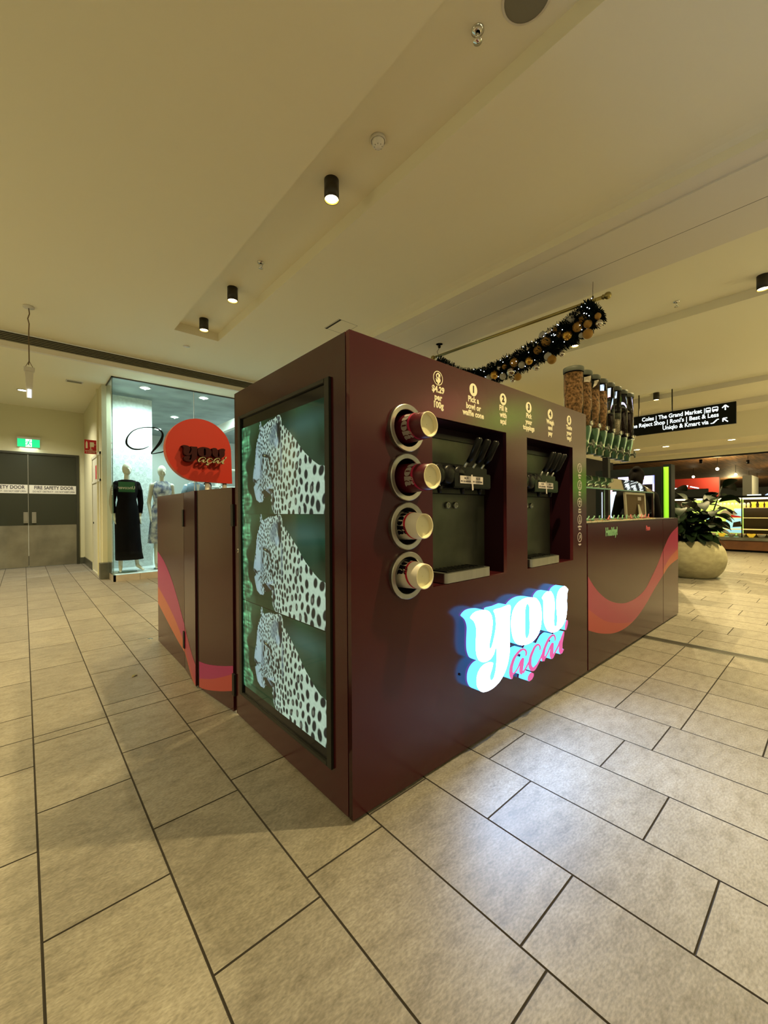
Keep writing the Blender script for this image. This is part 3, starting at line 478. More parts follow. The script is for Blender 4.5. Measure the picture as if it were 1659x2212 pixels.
# passage small fittings
def runner(parent_g, cx_, cz, s, y, mi):   # pictogram of a running man through a doorway, facing -Y
    def st(pts, r):
        for (a, b), (c, e) in zip(pts[:-1], pts[1:]):
            dx, dz = c-a, e-b; L_ = math.hypot(dx, dz); nx, nz = -dz/L_*r, dx/L_*r
            q = [(a+nx, b+nz), (c+nx, e+nz), (c-nx, e-nz), (a-nx, b-nz)]
            parent_g.add([(cx_+p[0]*s, y, cz+p[1]*s) for p in q], [(0,1,2,3)], mi)
    st([(.02,.22),(-.06,-.05)], .07); st([(-.06,-.05),(.10,-.14),(.16,-.36)], .045); st([(-.06,-.05),(-.14,-.24),(-.36,-.26)], .045)
    st([(.02,.20),(.20,.10),(.34,.16)], .035); st([(.02,.20),(-.18,.18),(-.28,.02)], .035)
    parent_g.add([(cx_+s*(.09+.07*math.cos(t*math.pi/6)), y, cz+s*(.35+.07*math.sin(t*math.pi/6))) for t in range(12)], [tuple(range(12))], mi)
t = thing('exit_sign', (-.84, YW, 2.66), 'green and white running man exit sign above the grey double doors', 'exit sign')
g = G(); g.box(-1.04, -.645, YW-.07, YW, 2.845, 2.89, 0, .004); g.box(-1.035, -.65, YW-.05, YW-.012, 2.665, 2.845, 0); obj('housing', g, 'white_metal', t)
g = G(); g.box(-1.03, -.655, YW-.056, YW-.050, 2.67, 2.845, 0); g.box(-.895, -.79, YW-.058, YW-.056, 2.672, 2.843, 1); runner(g, -.842, 2.755, .18, YW-.0585, 2); obj('lit_panel', g, ['exitgreen', 'exitwhite', 'exitgreen'], t)
light('exit_glow', 'AREA', (-.84, YW-.08, 2.655), 1.2, (.8, 1, .9), t, (0, 0, -1), size=.3)
t = thing('extinguisher_sign', (.15, 8.4, 2.48), 'small red fire extinguisher and hose reel sign projecting from passage wall', 'sign')
g = G(); g.box(-.055, .148, 8.40, 8.41, 2.345, 2.615); obj('plate', g, 'firesign', t)
g = G(); g.box(-.035, -.005, 8.398, 8.40, 2.45, 2.56); g.box(-.028, -.012, 8.398, 8.40, 2.56, 2.585); g.box(.03, .095, 8.398, 8.40, 2.48, 2.57); g.box(.036, .05, 8.398, 8.40, 2.44, 2.48); g.box(.095, .12, 8.398, 8.40, 2.52, 2.53)
for i, (tx, zz) in enumerate((('FIRE', 2.425), ('EXTINGUISHER', 2.40), ('& HOSE REEL', 2.372))):
    me = textmesh('t', tx, .026, .0005, .02); basis(me, (.047, 8.398, zz), (1,0,0), (0,0,1)); g.add([v.co[:] for v in me.vertices], [tuple(p.vertices) for p in me.polygons], 0)
obj('symbols', g, 'cream', t)
t = thing('hanging_emergency_light', (-.875, 5.28, 2.54), 'slim emergency exit light hanging on a cord from the ceiling at left', 'emergency light')
g = G(); g.lathe([(.001, 3.708), (.055, 3.708), (.055, 3.69), (.001, 3.685)], (-.875, 5.28, 0), n=20); obj('ceiling_rose', g, 'white_metal', t)
g = G(); g.tube([(-.875, 5.28, 3.69), (-.868, 5.28, 3.62), (-.884, 5.28, 3.56), (-.872, 5.28, 3.50), (-.876, 5.28, 3.40), (-.875, 5.28, 3.05), (-.882, 5.28, 3.0)], .006, 6); g.tube([(-.875, 5.28, 3.05), (-.915, 5.28, 2.96)], .003, 5); g.tube([(-.875, 5.28, 3.05), (-.835, 5.28, 2.96)], .003, 5); obj('cord', g, 'kraft', t)
g = G(); g.box(-.925, -.825, 5.25, 5.31, 2.92, 2.97, 0, .004); g.add([(-.915,5.262,2.92),(-.835,5.262,2.92),(-.835,5.298,2.92),(-.915,5.298,2.92),(-.90,5.262,2.60),(-.85,5.262,2.60),(-.85,5.298,2.60),(-.90,5.298,2.60)], [(0,4,5,1),(1,5,6,2),(2,6,7,3),(3,7,4,0),(4,7,6,5)], 0); obj('housing', g, 'white_metal', t)
g = G(); g.box(-.892, -.858, 5.250, 5.262, 2.60, 2.70); obj('lens', g, 'hangglow', t)
t = single('air_grille', G().box(-.36, -.11, 7.86, 8.0, 3.565, 3.575, 0, .002).box(-.34, -.13, 7.88, 7.98, 3.562, 3.566, 1), ['white_metal', 'vent'], 'small rectangular air grille in the passage ceiling', 'air grille')
t = thing('passage_downlight', (-.94, 9.2, 3.57), 'small lit downlight in the passage ceiling above the fire doors', 'downlight')
obj('ring', G().lathe([(.07, 0), (.085, 0), (.085, -.008), (.065, -.01)], (-.94, 9.2, 3.574)), 'white_metal', t); obj('lens', G().lathe([(.001, -.003), (.066, -.003)], (-.94, 9.2, 3.574)), 'coolglow', t)
light('passage_lamp', 'SPOT', (-.94, 9.2, 3.55), 260, (1, .93, .72), t, (0, 0, -1), spot_size=2.4, spot_blend=.8, shadow_soft_size=.06)

# ------------------------------------------------------------------ ceiling fittings
def can(loc, label, energy, grp='black cylinder ceiling spotlights'):
    x, y, z = loc
    t = thing('cylinder_downlight', loc, label, 'ceiling light', grp)
    h = .155; r = .058
    obj('housing', G().lathe([(.001, 0), (r, 0), (r, -h), (r-.004, -h), (r-.004, -h+.01), (r-.006, -.02), (.001, -.02)], loc, n=32), 'lampbody', t)
    obj('reflector', G().lathe([(r-.004, -h+.002), (r-.012, -h+.014), (.020, -h+.03)], loc, n=32), 'lamprefl', t)
    obj('lens', G().lathe([(.001, -h+.010), (r-.010, -h+.010)], loc, n=32), 'lampglow', t)
    light('lamp', 'SPOT', (x, y, z-h-.005), energy, WARM, t, (0, 0, -1), spot_size=2.35, spot_blend=.55, shadow_soft_size=.018)
can((.906, 1.43, 3.825), 'black cylinder downlight with glowing golden mouth, nearest in the ceiling recess', 130)
can((.910, 3.48, 3.825), 'black cylinder downlight in the ceiling recess, middle of the three in the row', 150)
can((.913, 4.50, 3.825), 'black cylinder downlight at the far end of the ceiling recess', 150)
can((.906, -.66, 3.825), 'black cylinder downlight in the ceiling recess above the front of the kiosk', 330)
can((5.30, -.66, 3.82), 'black cylinder downlight at the right edge of the picture', 420)
can((5.30, 1.43, 3.82), 'black cylinder downlight glowing behind the hanging garland', 420)
can((9.30, 1.42, 3.71), 'black cylinder downlight just above the black direction sign', 650)
can((9.30, -.8, 3.71), 'added black cylinder downlight, unseen right of the picture before the market', 650)  # extra lamp out of view, added to brighten the far right floor
can((-3.4, -.66, 3.71), 'black cylinder downlight behind the photographer', 60)
can((-2.6, 3.0, 3.71), 'added black cylinder downlight, unseen over the left walkway', 240)  # unseen lamp added to lift the floor on the left
can((-2.2, 5.6, 3.71), 'added black cylinder downlight, unseen over the left walkway, before the fire doors', 420)  # also added out of view, brightens the floor towards the passage
can((1.6, -3.2, 3.71), 'black cylinder downlight over the near walkway', 60)
def rose(name, loc, label, cat, kind):
    t = thing(name, loc, label, cat)
    if kind == 'smoke':
        obj('base', G().lathe([(.001, 0), (.055, 0), (.055, -.015), (.048, -.02)], loc, n=28), 'white_metal', t)
        obj('sensor', G().lathe([(.045, -.018), (.040, -.045), (.022, -.058), (.018, -.066), (.001, -.068)], loc, n=28), 'paper', t)
        g = G()
        for k in range(8):
            a = k*math.pi/4; g.cyl((loc[0]+.036*math.cos(a), loc[1]+.036*math.sin(a), loc[2]-.02), (loc[0]+.026*math.cos(a), loc[1]+.026*math.sin(a), loc[2]-.056), .003, n=6)
        obj('vent_rib', g, 'vent', t)
    else:
        obj('escutcheon', G().lathe([(.001, 0), (.035, 0), (.035, -.006), (.014, -.014)], loc, n=24), 'chrome', t)
        g = G(); x, y, z = loc; g.cyl((x, y, z), (x, y, z-.045), .009, .006, 10); g.tube([(x-.02, y, z-.02), (x-.016, y, z-.045), (x, y, z-.06)], .003, 6); g.tube([(x+.02, y, z-.02), (x+.016, y, z-.045), (x, y, z-.06)], .003, 6); g.lathe([(.001, -.058), (.024, -.060), (.024, -.064), (.001, -.066)], loc, n=16)
        obj('sprinkler_head', g, 'chrome', t)
rose('smoke_detector', (.95, .915, 3.825), 'round white smoke detector in the ceiling recess', 'smoke detector', 'smoke')
rose('sprinkler', (.935, .065, 3.825), 'dark sprinkler head in the recess, nearest the top edge of the picture', 'sprinkler', 'sp')
rose('sprinkler', (.945, 2.80, 3.825), 'small sprinkler head in the recess between the first two downlights', 'sprinkler', 'sp')
rose('sprinkler', (5.25, .14, 3.82), 'sprinkler head under the right hand ceiling strip', 'sprinkler', 'sp')
t = thing('ceiling_speaker', (1.03, -.12, 3.825), 'large round grey ceiling speaker at the top edge of the picture', 'speaker')
obj('rim', G().lathe([(.10, 0), (.125, 0), (.125, -.006), (.112, -.010)], (1.0, -.19, 3.825), n=40), 'paint2', t)
obj('grille', G().lathe([(.001, -.008), (.113, -.008)], (1.0, -.19, 3.825), n=40), 'vent', t)
single('inspection_hatch', G().box(2.155, 2.158, 3.10, 3.44, 3.709, 3.7105).box(2.46, 2.463, 3.10, 3.44, 3.709, 3.7105).box(2.155, 2.463, 3.10, 3.103, 3.709, 3.7105).box(2.155, 2.463, 3.437, 3.44, 3.709, 3.7105), 'ventdark', 'faint square inspection hatch outline in the ceiling above the kiosk corner', 'hatch')
single('blanking_plate', G().lathe([(.001, 0), (.045, 0), (.048, -.003), (.001, -.004)], (.92, 5.32, 3.71), n=24), 'paper', 'small flat round plate on the ceiling beyond the recess end', 'ceiling plate')

# ================================================================== KIOSK CABINET
KX, KD, KH = 2.158, 1.130, 1.902
CUPX = .298; RINGZ = [1.560, 1.349, 1.139, .9275]
R1 = (.470, 1.090, .853, 1.639); R2 = (1.314, 1.933, .853, 1.638)
def circ(cx_, cz, r, n=40): return [(cx_+r*math.cos(2*math.pi*k/n), cz+r*math.sin(2*math.pi*k/n)) for k in range(n)]
cab = thing('acai_kiosk_cabinet', (1.08, .56, 0), 'tall glossy maroon self-serve kiosk cabinet with screen, cups and dispensers', 'kiosk')
rect = lambda a, b, c, e: [(a, c), (b, c), (b, e), (a, e)]
me = shape2d('f', [rect(0, KX, .014, KH), rect(*R1), rect(*R2)] + [circ(CUPX, z, .080) for z in RINGZ], .022)
basis(me, (0, .011, 0), (1,0,0), (0,0,1)); obj('front_panel', me, 'maroon', cab)
g = G(); g.box(.004, .02, .022, .028, .02, KH-.01, 1); g.box(0, .02, .028, 1.092+.034, .014, KH); g.box(.004, .02, 1.126, 1.129, .02, KH-.01, 1)
sd = obj('side_door', g, ['maroon', 'maroon_edge'], cab)
g = G(); g.lathe([(.001, .006), (.011, .006), (.013, 0)], (0, 1.092, .979), (-1, 0, 0), 20); g.box(-.0075, -.006, 1.090, 1.094, .972, .986, 1); obj('cam_lock', g, ['chrome', 'black'], sd)
g = G(); g.box(.02, KX, 1.10, KD, .014, KH); g.box(KX-.022, KX, .022, KD, .014, KH); g.box(.02, KX, .022, KD, KH-.02, KH); g.box(0, .03, KD, KD+.005, .014, KH); obj('carcass', g, 'maroon', cab)
g = G(); g.box(.04, KX-.04, .05, KD-.05, 0, .05); obj('plinth', g, 'blackm', cab)
for (a, b, c, e) in (R1, R2):
    g = G(); D = .15
    g.add([(a,.02,c),(a,D,c),(a,D,e),(a,.02,e)], [(0,1,2,3)], 0); g.add([(b,.02,c),(b,D,c),(b,D,e),(b,.02,e)], [(0,3,2,1)], 0)
    g.add([(a,.02,c),(b,.02,c),(b,D,c),(a,D,c)], [(0,1,2,3)], 1); g.add([(a,.02,e),(b,.02,e),(b,D,e),(a,D,e)], [(0,3,2,1)], 0); g.add([(a,D,c),(b,D,c),(b,D,e),(a,D,e)], [(0,1,2,3)], 0)
    obj('recess', g, ['liner', 'maroon'], cab)
for z in RINGZ:
    c = (CUPX, 0, z)
    r = obj('cup_holder_ring', G().lathe([(.0795, .0), (.0795, .014), (.081, .016), (.099, .018), (.102, .015), (.1025, .0)], c, (0, -1, 0), 56, sm=False), 'steel', cab)
    obj('holder_cone', G().lathe([(.0785, .012), (.076, .0), (.066, -.03), (.058, -.10)], c, (0, -1, 0), 40).lathe([(.058, -.10), (.001, -.10)], c, (0, -1, 0), 40), 'black', r)
# screen in the side door
sf = G(); a0, a1, z0, z1 = .125, 1.062, .155, 1.752; w_ = .036
sf.box(-.012, 0, a0, a0+w_, z0, z1, 0, .002); sf.box(-.012, 0, a1-w_, a1, z0, z1, 0, .002); sf.box(-.012, 0, a0+w_, a1-w_, z0, z0+.019, 0, .002); sf.box(-.012, 0, a0+w_, a1-w_, z1-.019, z1, 0, .002)
scr = obj('screen_frame', sf, 'frame', cab)
obj('screen_backing', G().box(-.0015, 0, a0+w_-.001, a1-w_+.001, z0+.018, z1-.018), 'addark', scr)
def leopard_picture():
    Yl, Yr, zt, zb = 1.022, .152, 1.679, 1.194       # left/right edge (mall Y) and top/bottom z of the first picture
    nu, nv = 330, 186
    U = np.linspace(0, 1, nu); V = np.linspace(0, 1, nv)
    Yg = Yl+(Yr-Yl)*U[None, :]*np.ones((nv, 1)); Zg = zt+(zb-zt)*V[:, None]*np.ones((1, nu))
    def inside(poly):
        r = np.zeros((nv, nu), bool); n = len(poly); j = n-1
        for i in range(n):
            yi, zi = poly[i]; yj, zj = poly[j]
            c = (zi > Zg) != (zj > Zg)
            with np.errstate(divide='ignore', invalid='ignore'): r ^= c & (Yg < (yj-yi)*(Zg-zi)/((zj-zi) if zj != zi else 1e-9)+yi)
            j = i
        return r
    rng = np.random.default_rng(3)
    def nz(sx, sy, seed):
        q = np.random.default_rng(seed).random((sy+2, sx+2)); x = U*sx; y = V*sy; xi = x.astype(int); yi = y.astype(int); fx = (x-xi); fy = (y-yi); fx = fx*fx*(3-2*fx); fy = fy*fy*(3-2*fy)
        a = q[yi][:, xi]; b = q[yi][:, xi+1]; c = q[yi+1][:, xi]; d = q[yi+1][:, xi+1]
        return (a*(1-fx)+b*fx)*(1-fy)[:, None]+(c*(1-fx)+d*fx)*fy[:, None]
    bg = np.zeros((nv, nu, 3)); b1 = nz(4, 4, 1); b2 = nz(7, 3, 5)
    bg[:] = np.array([.004, .014, .006]); bg += (b1[..., None]**2)*np.array([.006, .040, .014]); bg += (np.clip(b2-.55, 0, 1)[..., None])*np.array([.05, .12, .07])
    blot = np.exp(-(((U[None, :]-.78)/.2)**2+((V[:, None]-.17)/.10)**2)); bg += blot[..., None]*np.array([.02, .06, .055])
    edge = .11+.035*np.sin(V*9)+.02*np.sin(V*23+1); st_ = np.clip((edge[:, None]-U[None, :])/.02, 0, 1)
    grass = .12+1.5*nz(24, 30, 8)*nz(60, 12, 2)*nz(12, 50, 4)*1.7
    bg = bg*(1-st_[..., None])+st_[..., None]*grass[..., None]*np.array([.12, .42, .20])
    img = bg.copy()
    fuzz = nz(90, 60, 11)
    ins = inside(LEO_SIL)
    t = np.clip((U[None, :]-.13)/.42, 0, 1); body = np.array([.24, .40, .44])*(1-t[..., None])+np.array([.42, .58, .44])*t[..., None]
    body = body*(.82+.3*nz(5, 5, 21)[..., None])*(.9+.2*fuzz[..., None])
    img[ins] = body[ins]
    def ell(cy, cz, ry, rz, ang, colr, soft=.35, k=1.0):
        u0 = (cy-Yl)/(Yr-Yl); v0 = (cz-zt)/(zb-zt); R_ = max(ry, rz)*1.5
        i0, i1 = int(max(0, (u0-R_/(Yl-Yr))*nu)), int(min(nu, (u0+R_/(Yl-Yr))*nu+2)); j0, j1 = int(max(0, (v0-R_/(zt-zb))*nv)), int(min(nv, (v0+R_/(zt-zb))*nv+2))
        if i1 <= i0 or j1 <= j0: return
        dy = -(Yg[j0:j1, i0:i1]-cy); dz = Zg[j0:j1, i0:i1]-cz; ca, sa = math.cos(ang), math.sin(ang)
        p = (dy*ca+dz*sa)/ry; q = (-dy*sa+dz*ca)/rz; d_ = np.sqrt(p*p+q*q); a = np.clip((1+soft/2-d_)/soft, 0, 1)*k
        a = a*ins[j0:j1, i0:i1]; img[j0:j1, i0:i1] = img[j0:j1, i0:i1]*(1-a[..., None])+a[..., None]*np.array(colr)
    pts = []; tries = 0
    while tries < 40000 and len(pts) < 900:
        tries += 1
        y = Yr+rng.random()*(Yl-Yr); z = zb+rng.random()*(zt-zb)
        ju = int((y-Yl)/(Yr-Yl)*(nu-1)); jv = int((z-zt)/(zb-zt)*(nv-1))
        if not ins[jv, ju]: continue
        u = (y-Yl)/(Yr-Yl); v = (z-zt)/(zb-zt)
        head = u < .46-.12*max(0, v-.35)/.65 and v < .78
        if u < .19 and v > .3: continue
        if u < .27 and .50 < v: continue
        if .20 < u < .34 and .38 < v < .52: continue
        s = .0052+.0022*rng.random() if head else (.0065+.0125*max(0, (u-.42)/.58)*(.5+.7*v)+.002*rng.random())
        if v < .3 and not head: s *= .9
        if any((y-p[0])**2+((z-p[1])*.80)**2 < ((s+p[2])*1.20)**2 for p in pts): continue
        pts.append((y, z, s))
        ang = (.25 if head else -.18+.30*(1-u))+rng.normal()*.22
        el = .62+.2*rng.random()
        ell(y, z, s*el*1.25, s*(1.35 if not head else 1.3), ang, (.010, .014, .014), .3)
        if not head and s > .0115 and rng.random() < .35: ell(y+.002, z, s*.45, s*.7, ang, (.16, .18, .14), .8, .8)
        if not head and rng.random() < .4: ell(y+s*.5*rng.normal(), z+s*1.1, s*.55, s*.6, ang, (.010, .014, .014), .4)
    for poly, cc in ((LEO_MOUTH, (.014, .016, .010)), (LEO_EAR, (.03, .04, .04))): img[inside(poly)] = cc
    PAL = ((.010, .013, .012), (.11, .17, .19), (.30, .44, .48), (.05, .07, .07), (.3, .3, .3), (.30, .34, .14))
    for y_, z_, ry_, rz_, an_, ci, sf_ in LEO_MARKS: ell(y_, z_, ry_, rz_, an_, PAL[ci], sf_, .75 if ci in (1, 2) else 1)
    return Yl, Yr, zt, zb, nu, nv, img
def raster_mesh(nu, nv, img, P00, P10, P01, name):
    P00, P10, P01 = map(np.array, (P00, P10, P01)); u = np.linspace(0, 1, nu); v = np.linspace(0, 1, nv)
    vs = (P00[None, None]+(P10-P00)[None, None]*u[None, :, None]+(P01-P00)[None, None]*v[:, None, None]).reshape(-1, 3)
    idx = np.arange(nu*nv).reshape(nv, nu); f = np.stack([idx[:-1, :-1], idx[1:, :-1], idx[1:, 1:], idx[:-1, 1:]], -1).reshape(-1, 4)
    me = bpy.data.meshes.new(name); me.from_pydata(vs.tolist(), [], f.tolist())
    ca = me.color_attributes.new('picture', 'FLOAT_COLOR', 'POINT'); c4 = np.ones((nu*nv, 4)); c4[:, :3] = img.reshape(-1, 3); ca.data.foreach_set('color', c4.ravel()); me.update(); return me
pm = bpy.data.materials.new('screen_picture'); pm.use_nodes = True; nt = pm.node_tree; b = nt.nodes['Principled BSDF']
at = nt.nodes.new('ShaderNodeAttribute'); at.attribute_name = 'picture'; nt.links.new(at.outputs['Color'], b.inputs['Emission Color']); b.inputs['Emission Strength'].default_value = .74
b.inputs['Base Color'].default_value = (.01, .012, .012, 1); b.inputs['Roughness'].default_value = .06; b.inputs['Specular IOR Level'].default_value = .22
Yl, Yr, zt, zb, nu, nv, img = leopard_picture()
hgt = zt-zb
for k, tz in enumerate((1.679, 1.1925, .704)):
    me = raster_mesh(nu, nv, img, (-.0022, Yl, tz), (-.0022, Yr, tz), (-.0022, Yl, tz-hgt), 'picture')
    obj('leopard_picture', me, pm, scr)
# printed instructions
def ring2d(cx_, cz, r0, r1, n=36): return [circ(cx_, cz, r1, n), circ(cx_, cz, r0, n)]
YF = -.0006
def panel_text(body, size, x, z, mt='cream', bold=.05, parent=cab, name='lettering', xs=1.0): return text(name, body, size, (x, YF, z), (1,0,0), (0,0,1), mt, parent, ext=.0006, bold=bold, xs=xs)
steps = [(.513, '$', ['$4.29', 'per', '100g']), (.786, '1', ['Pick a', 'bowl or', 'waffle cone']), (1.060, '2', ['Fill it', 'with', 'açaí']), (1.337, '3', ['Pick', 'your', 'toppings']), (1.607, '4', ['Weigh', 'and', 'pay']), (1.879, '5', ['Taste', 'your', 'way!'])]
for x, n_, ls in steps:
    me = shape2d('n', ring2d(x, 1.822, .030, .0335) if n_ == '$' else [circ(x, 1.820, .0325)], .0006); basis(me, (0, YF, 0), (1,0,0), (0,0,1))
    nb = obj('step_number', me, 'cream', cab); text('numeral', n_, .058 if n_ == '$' else .046, (x, YF-.0006, 1.821), (1,0,0), (0,0,1), 'cream' if n_ == '$' else 'maroon_edge', nb, ext=.0006, bold=.05)
    g = G()
    for z, l in zip((1.768, 1.7315, 1.696), ls):
        me = textmesh('t', l, .040, .0006, .042, xs=.92, space=1.05); basis(me, (x, YF, z), (1,0,0), (0,0,1)); g.add([v.co[:] for v in me.vertices], [tuple(p.vertices) for p in me.polygons], 0)
    obj('instruction_text', g, 'cream', cab)
for x_, z, ls, kind in ((2.045, 1.501, ('gluten', 'free'), 0), (2.044, 1.379, ('dairy', 'free'), 1), (2.042, 1.256, ('plant', 'based'), 2), (2.041, 1.134, ('additive', 'free'), 3), (2.040, 1.007, ('vegan',), 4)):
    g = G(); me = shape2d('i', ring2d(x_, z, .0295, .0345), .0006); basis(me, (0, YF, 0), (1,0,0), (0,0,1)); g.add([v.co[:] for v in me.vertices], [tuple(p.vertices) for p in me.polygons], 0)
    def stroke(pts, r=.0022):
        for (a, b_), (c, e) in zip(pts[:-1], pts[1:]):
            dx, dz = c-a, e-b_; L_ = math.hypot(dx, dz); nx, nz = -dz/L_*r, dx/L_*r
            g.add([(x_+a+nx, YF-.0004, z+b_+nz), (x_+c+nx, YF-.0004, z+e+nz), (x_+c-nx, YF-.0004, z+e-nz), (x_+a-nx, YF-.0004, z+b_-nz)], [(0,1,2,3)], 0)
    if kind == 0: stroke([(0, -.022), (0, .022)]); [stroke([(0, q), (s*.009, q+.008)]) for q in (-.012, -.003, .006) for s in (-1, 1)]; stroke([(-.02, -.02), (.02, .02)])
    if kind == 1: stroke([(-.009, -.02), (-.009, .008), (-.004, .02), (.004, .02), (.009, .008), (.009, -.02), (-.009, -.02)]); stroke([(-.02, -.02), (.02, .02)])
    if kind == 2: [stroke([(0, 0), (.02*math.cos(a), .02*math.sin(a))], .003) for a in (.3, 1.1, 1.9, 2.7, 4.0, 5.2)]
    if kind == 3: stroke([(-.005, .02), (-.005, .006), (-.012, -.018), (.012, -.018), (.005, .006), (.005, .02)]); stroke([(-.009, -.008), (.009, -.008)])
    if kind == 4: stroke([(-.012, -.016), (.0, -.006), (.014, .016)]); stroke([(0, -.006), (.012, -.004), (.014, .016)]); stroke([(0, -.006), (-.002, .010), (.014, .016)])
    for i, l in enumerate(ls):
        me = textmesh('t', l, .019, .0006, .03); basis(me, (x_, YF, z-.050-.0185*i), (1,0,0), (0,0,1)); g.add([v.co[:] for v in me.vertices], [tuple(p.vertices) for p in me.polygons], 0)
    obj('diet_icon', g, 'print_w', cab)
# illuminated logo
def logo_you(name, D, gap, fn=None, mats=('you_face', 'you_side'), parent=None):
    g = G()
    for polys in ([LOGO_Y], [LOGO_O, LOGO_OH], [LOGO_U]):
        me = shape2d('l', [smooth_closed(p) for p in polys], D-gap)
        n = len(g.f)
        g.add([v.co[:] for v in me.vertices], [tuple(p.vertices) for p in me.polygons], 0)
        for i, p in enumerate(me.polygons): g.m[n+i] = 1 if abs(p.normal.z) < .7 else (0 if p.normal.z > 0 else 2)
    return g
def logo_acai(D):
    g = G()
    for L_, R_ in LOGO_ACAI:
        n = len(L_); 
        fr = [(p[0], p[1], D/2) for p in L_]+[(p[0], p[1], D/2) for p in R_]; bk = [(p[0], p[1], -D/2) for p in L_]+[(p[0], p[1], -D/2) for p in R_]
        fs = [(i, i+1, n+i+1, n+i) for i in range(n-1)]
        g.add(fr, fs, 0); g.add(bk, fs, 0)
        al = fr+bk; m = 2*n
        g.add(al, [(i, i+1, m+i+1, m+i) for i in range(n-1)]+[(n+i, n+i+1, m+n+i+1, m+n+i) for i in range(n-1)]+[(0, n, m+n, m), (n-1, 2*n-1, m+2*n-1, m+n-1)], 1)
    return g
def gmap(g, fn): g.v = [tuple(fn(v)) for v in g.v]; return g
g = gmap(logo_you('l', .064, .006), lambda v: (v[0], -.0350-v[2], v[1]))
ls = obj('illuminated_sign', g, ['you_face', 'you_side', 'you_back'], cab, 'glowing white raised lettering with cyan sides')
g = gmap(logo_acai(.055), lambda v: (v[0], -.0325-v[2], v[1])); obj('script_lettering', g, ['acai_face', 'acai_side'], ls, 'pink script lettering with glowing cyan sides')
for x, z in ((.74, .50), (.74, .62), (.92, .50), (1.02, .50), (.66, .40)): obj('standoff', G().cyl((x, 0, z), (x, -.006, z), .006, n=8), 'black', ls)

# soft serve machines
ORD = ['first', 'second', 'third', 'fourth', 'fifth', 'sixth', 'seventh', 'eighth', 'ninth', 'tenth', 'eleventh', 'twelfth', 'thirteenth', 'fourteenth', 'fifteenth', 'sixteenth', 'seventeenth']
def machine(ox, label):
    t = thing('soft_serve_machine', (ox+.275, .12, .853), label, 'soft serve machine', 'soft serve machines in the kiosk recesses')
    X = lambda a: a+ox
    g = G(); g.box(X(-.04), X(.6), .135, .150, .860, 1.29); g.box(X(-.04), X(.6), .128, .150, 1.296, 1.60); g.box(X(-.04), X(.6), .136, .150, 1.288, 1.298, 1); g.box(X(-.04), X(.60), .12, .15, 1.575, 1.60, 1); obj('front_panel', g, ['steel_m', 'black'], t)
    g = G(); g.box(X(.03), X(.53), .075, .13, 1.315, 1.445, 0, .006); g.box(X(.20), X(.52), .035, .08, 1.32, 1.40, 0, .005); g.box(X(.22), X(.50), .045, .10, 1.395, 1.432, 0, .004)
    for k, xx in enumerate((.10, .18, .26)): g.lathe([(.001, 0), (.05, 0), (.05, .03), (.042, .042), (.02, .045), (.001, .045)], (X(xx), .08, 1.385), (0, -1, 0), 24)
    for xx in (.12, .30, .45): g.cyl((X(xx), .06, 1.325), (X(xx), .06, 1.292), .016, .010, 10)
    hd = obj('dispensing_head', g, 'black', t)
    for xx in (.06, .13): obj('head_screw', G().lathe([(.001, .006), (.012, .006), (.014, 0)], (X(xx), .074, 1.335), (0, -1, 0), 8), 'chrome', hd)
    for xx in (.305, .380, .455):
        g = G(); g.tube([(X(xx-.005), .055, 1.412), (X(xx), .05, 1.432), (X(xx+.006), .030, 1.462)], .0065, 8); st = obj('lever', g, 'steel', t)
        g = G(); g.tube([(X(xx+.006), .032, 1.455), (X(xx+.012), .012, 1.48), (X(xx+.022), -.028, 1.566), (X(xx+.022), -.030, 1.574)], [.011, .016, .0175, .010], 10); obj('handle', g, 'black', st)
    g = G(); g.box(X(.245), X(.44), .031, .034, 1.343, 1.382, 0); g.obox((X(.347), .0325, 1.350), (.006, 0, .001), (0, .0012, 0), (-.004, 0, .040)); 
    for xx, tx in ((.295, 'AÇAÍ'), (.395, 'AÇAÍ')):
        me = textmesh('t', tx, .015, .0004, 0); basis(me, (X(xx), .0305, 1.371), (1,0,0), (0,0,1)); g.add([v.co[:] for v in me.vertices], [tuple(p.vertices) for p in me.polygons], 1)
    for xx, tx in ((.292, 'W/ GUARANA'), (.392, 'W/ GUARANA')):
        me = textmesh('t', tx, .013, .0004, 0); basis(me, (X(xx), .0305, 1.354), (1,0,0), (0,0,1)); g.add([v.co[:] for v in me.vertices], [tuple(p.vertices) for p in me.polygons], 1)
    obj('flavour_label', g, ['print_w', 'print_k'], t)
    for xx in (.262, .328): obj('knob', G().lathe([(.018, 0), (.018, .014), (.011, .016), (.010, .006), (.001, .006)], (X(xx), .135, 1.233), (0, -1, 0), 20), 'steel_d', t)
    g = G(); a, b_ = .092, .462; y0, y1, z0, z1 = 0.0, .135, .856, .903; r = .016
    prof = [(X(a), y1)]+[(X(a)+r-r*math.cos(q), y0+r-r*math.sin(q)) for q in [math.pi/2*i/6 for i in range(7)]]+[(X(b_)-r+r*math.sin(q), y0+r-r*math.cos(q)) for q in [math.pi/2*i/6 for i in range(7)]]+[(X(b_), y1)]
    g.prism(prof, lambda p: (p[0], p[1], z0), lambda p: (p[0], p[1], z1)); dt = obj('drip_tray', g, 'steel', t)
    g = G(); g.box(X(a)+.03, X(b_)-.03, .018, .125, z1, z1+.007, 0, .003)
    for k in range(9): g.box(X(a)+.055+.030*k, X(a)+.067+.030*k, .03, .115, z1+.007, z1+.010, 0)
    obj('drip_grid', g, 'black', dt); return t
m1 = machine(.470, 'steel soft serve machine with three black levers in the left recess, beside the cups')
m2 = machine(1.314-.045, 'steel soft serve machine with three black levers in the right recess')
g = G(); g.box(.505, .530, .05, .12, 1.60, 1.625); single('recess_lamp', g, 'coolglow', 'tiny bluish lamp at the top left of the left recess', 'lamp')

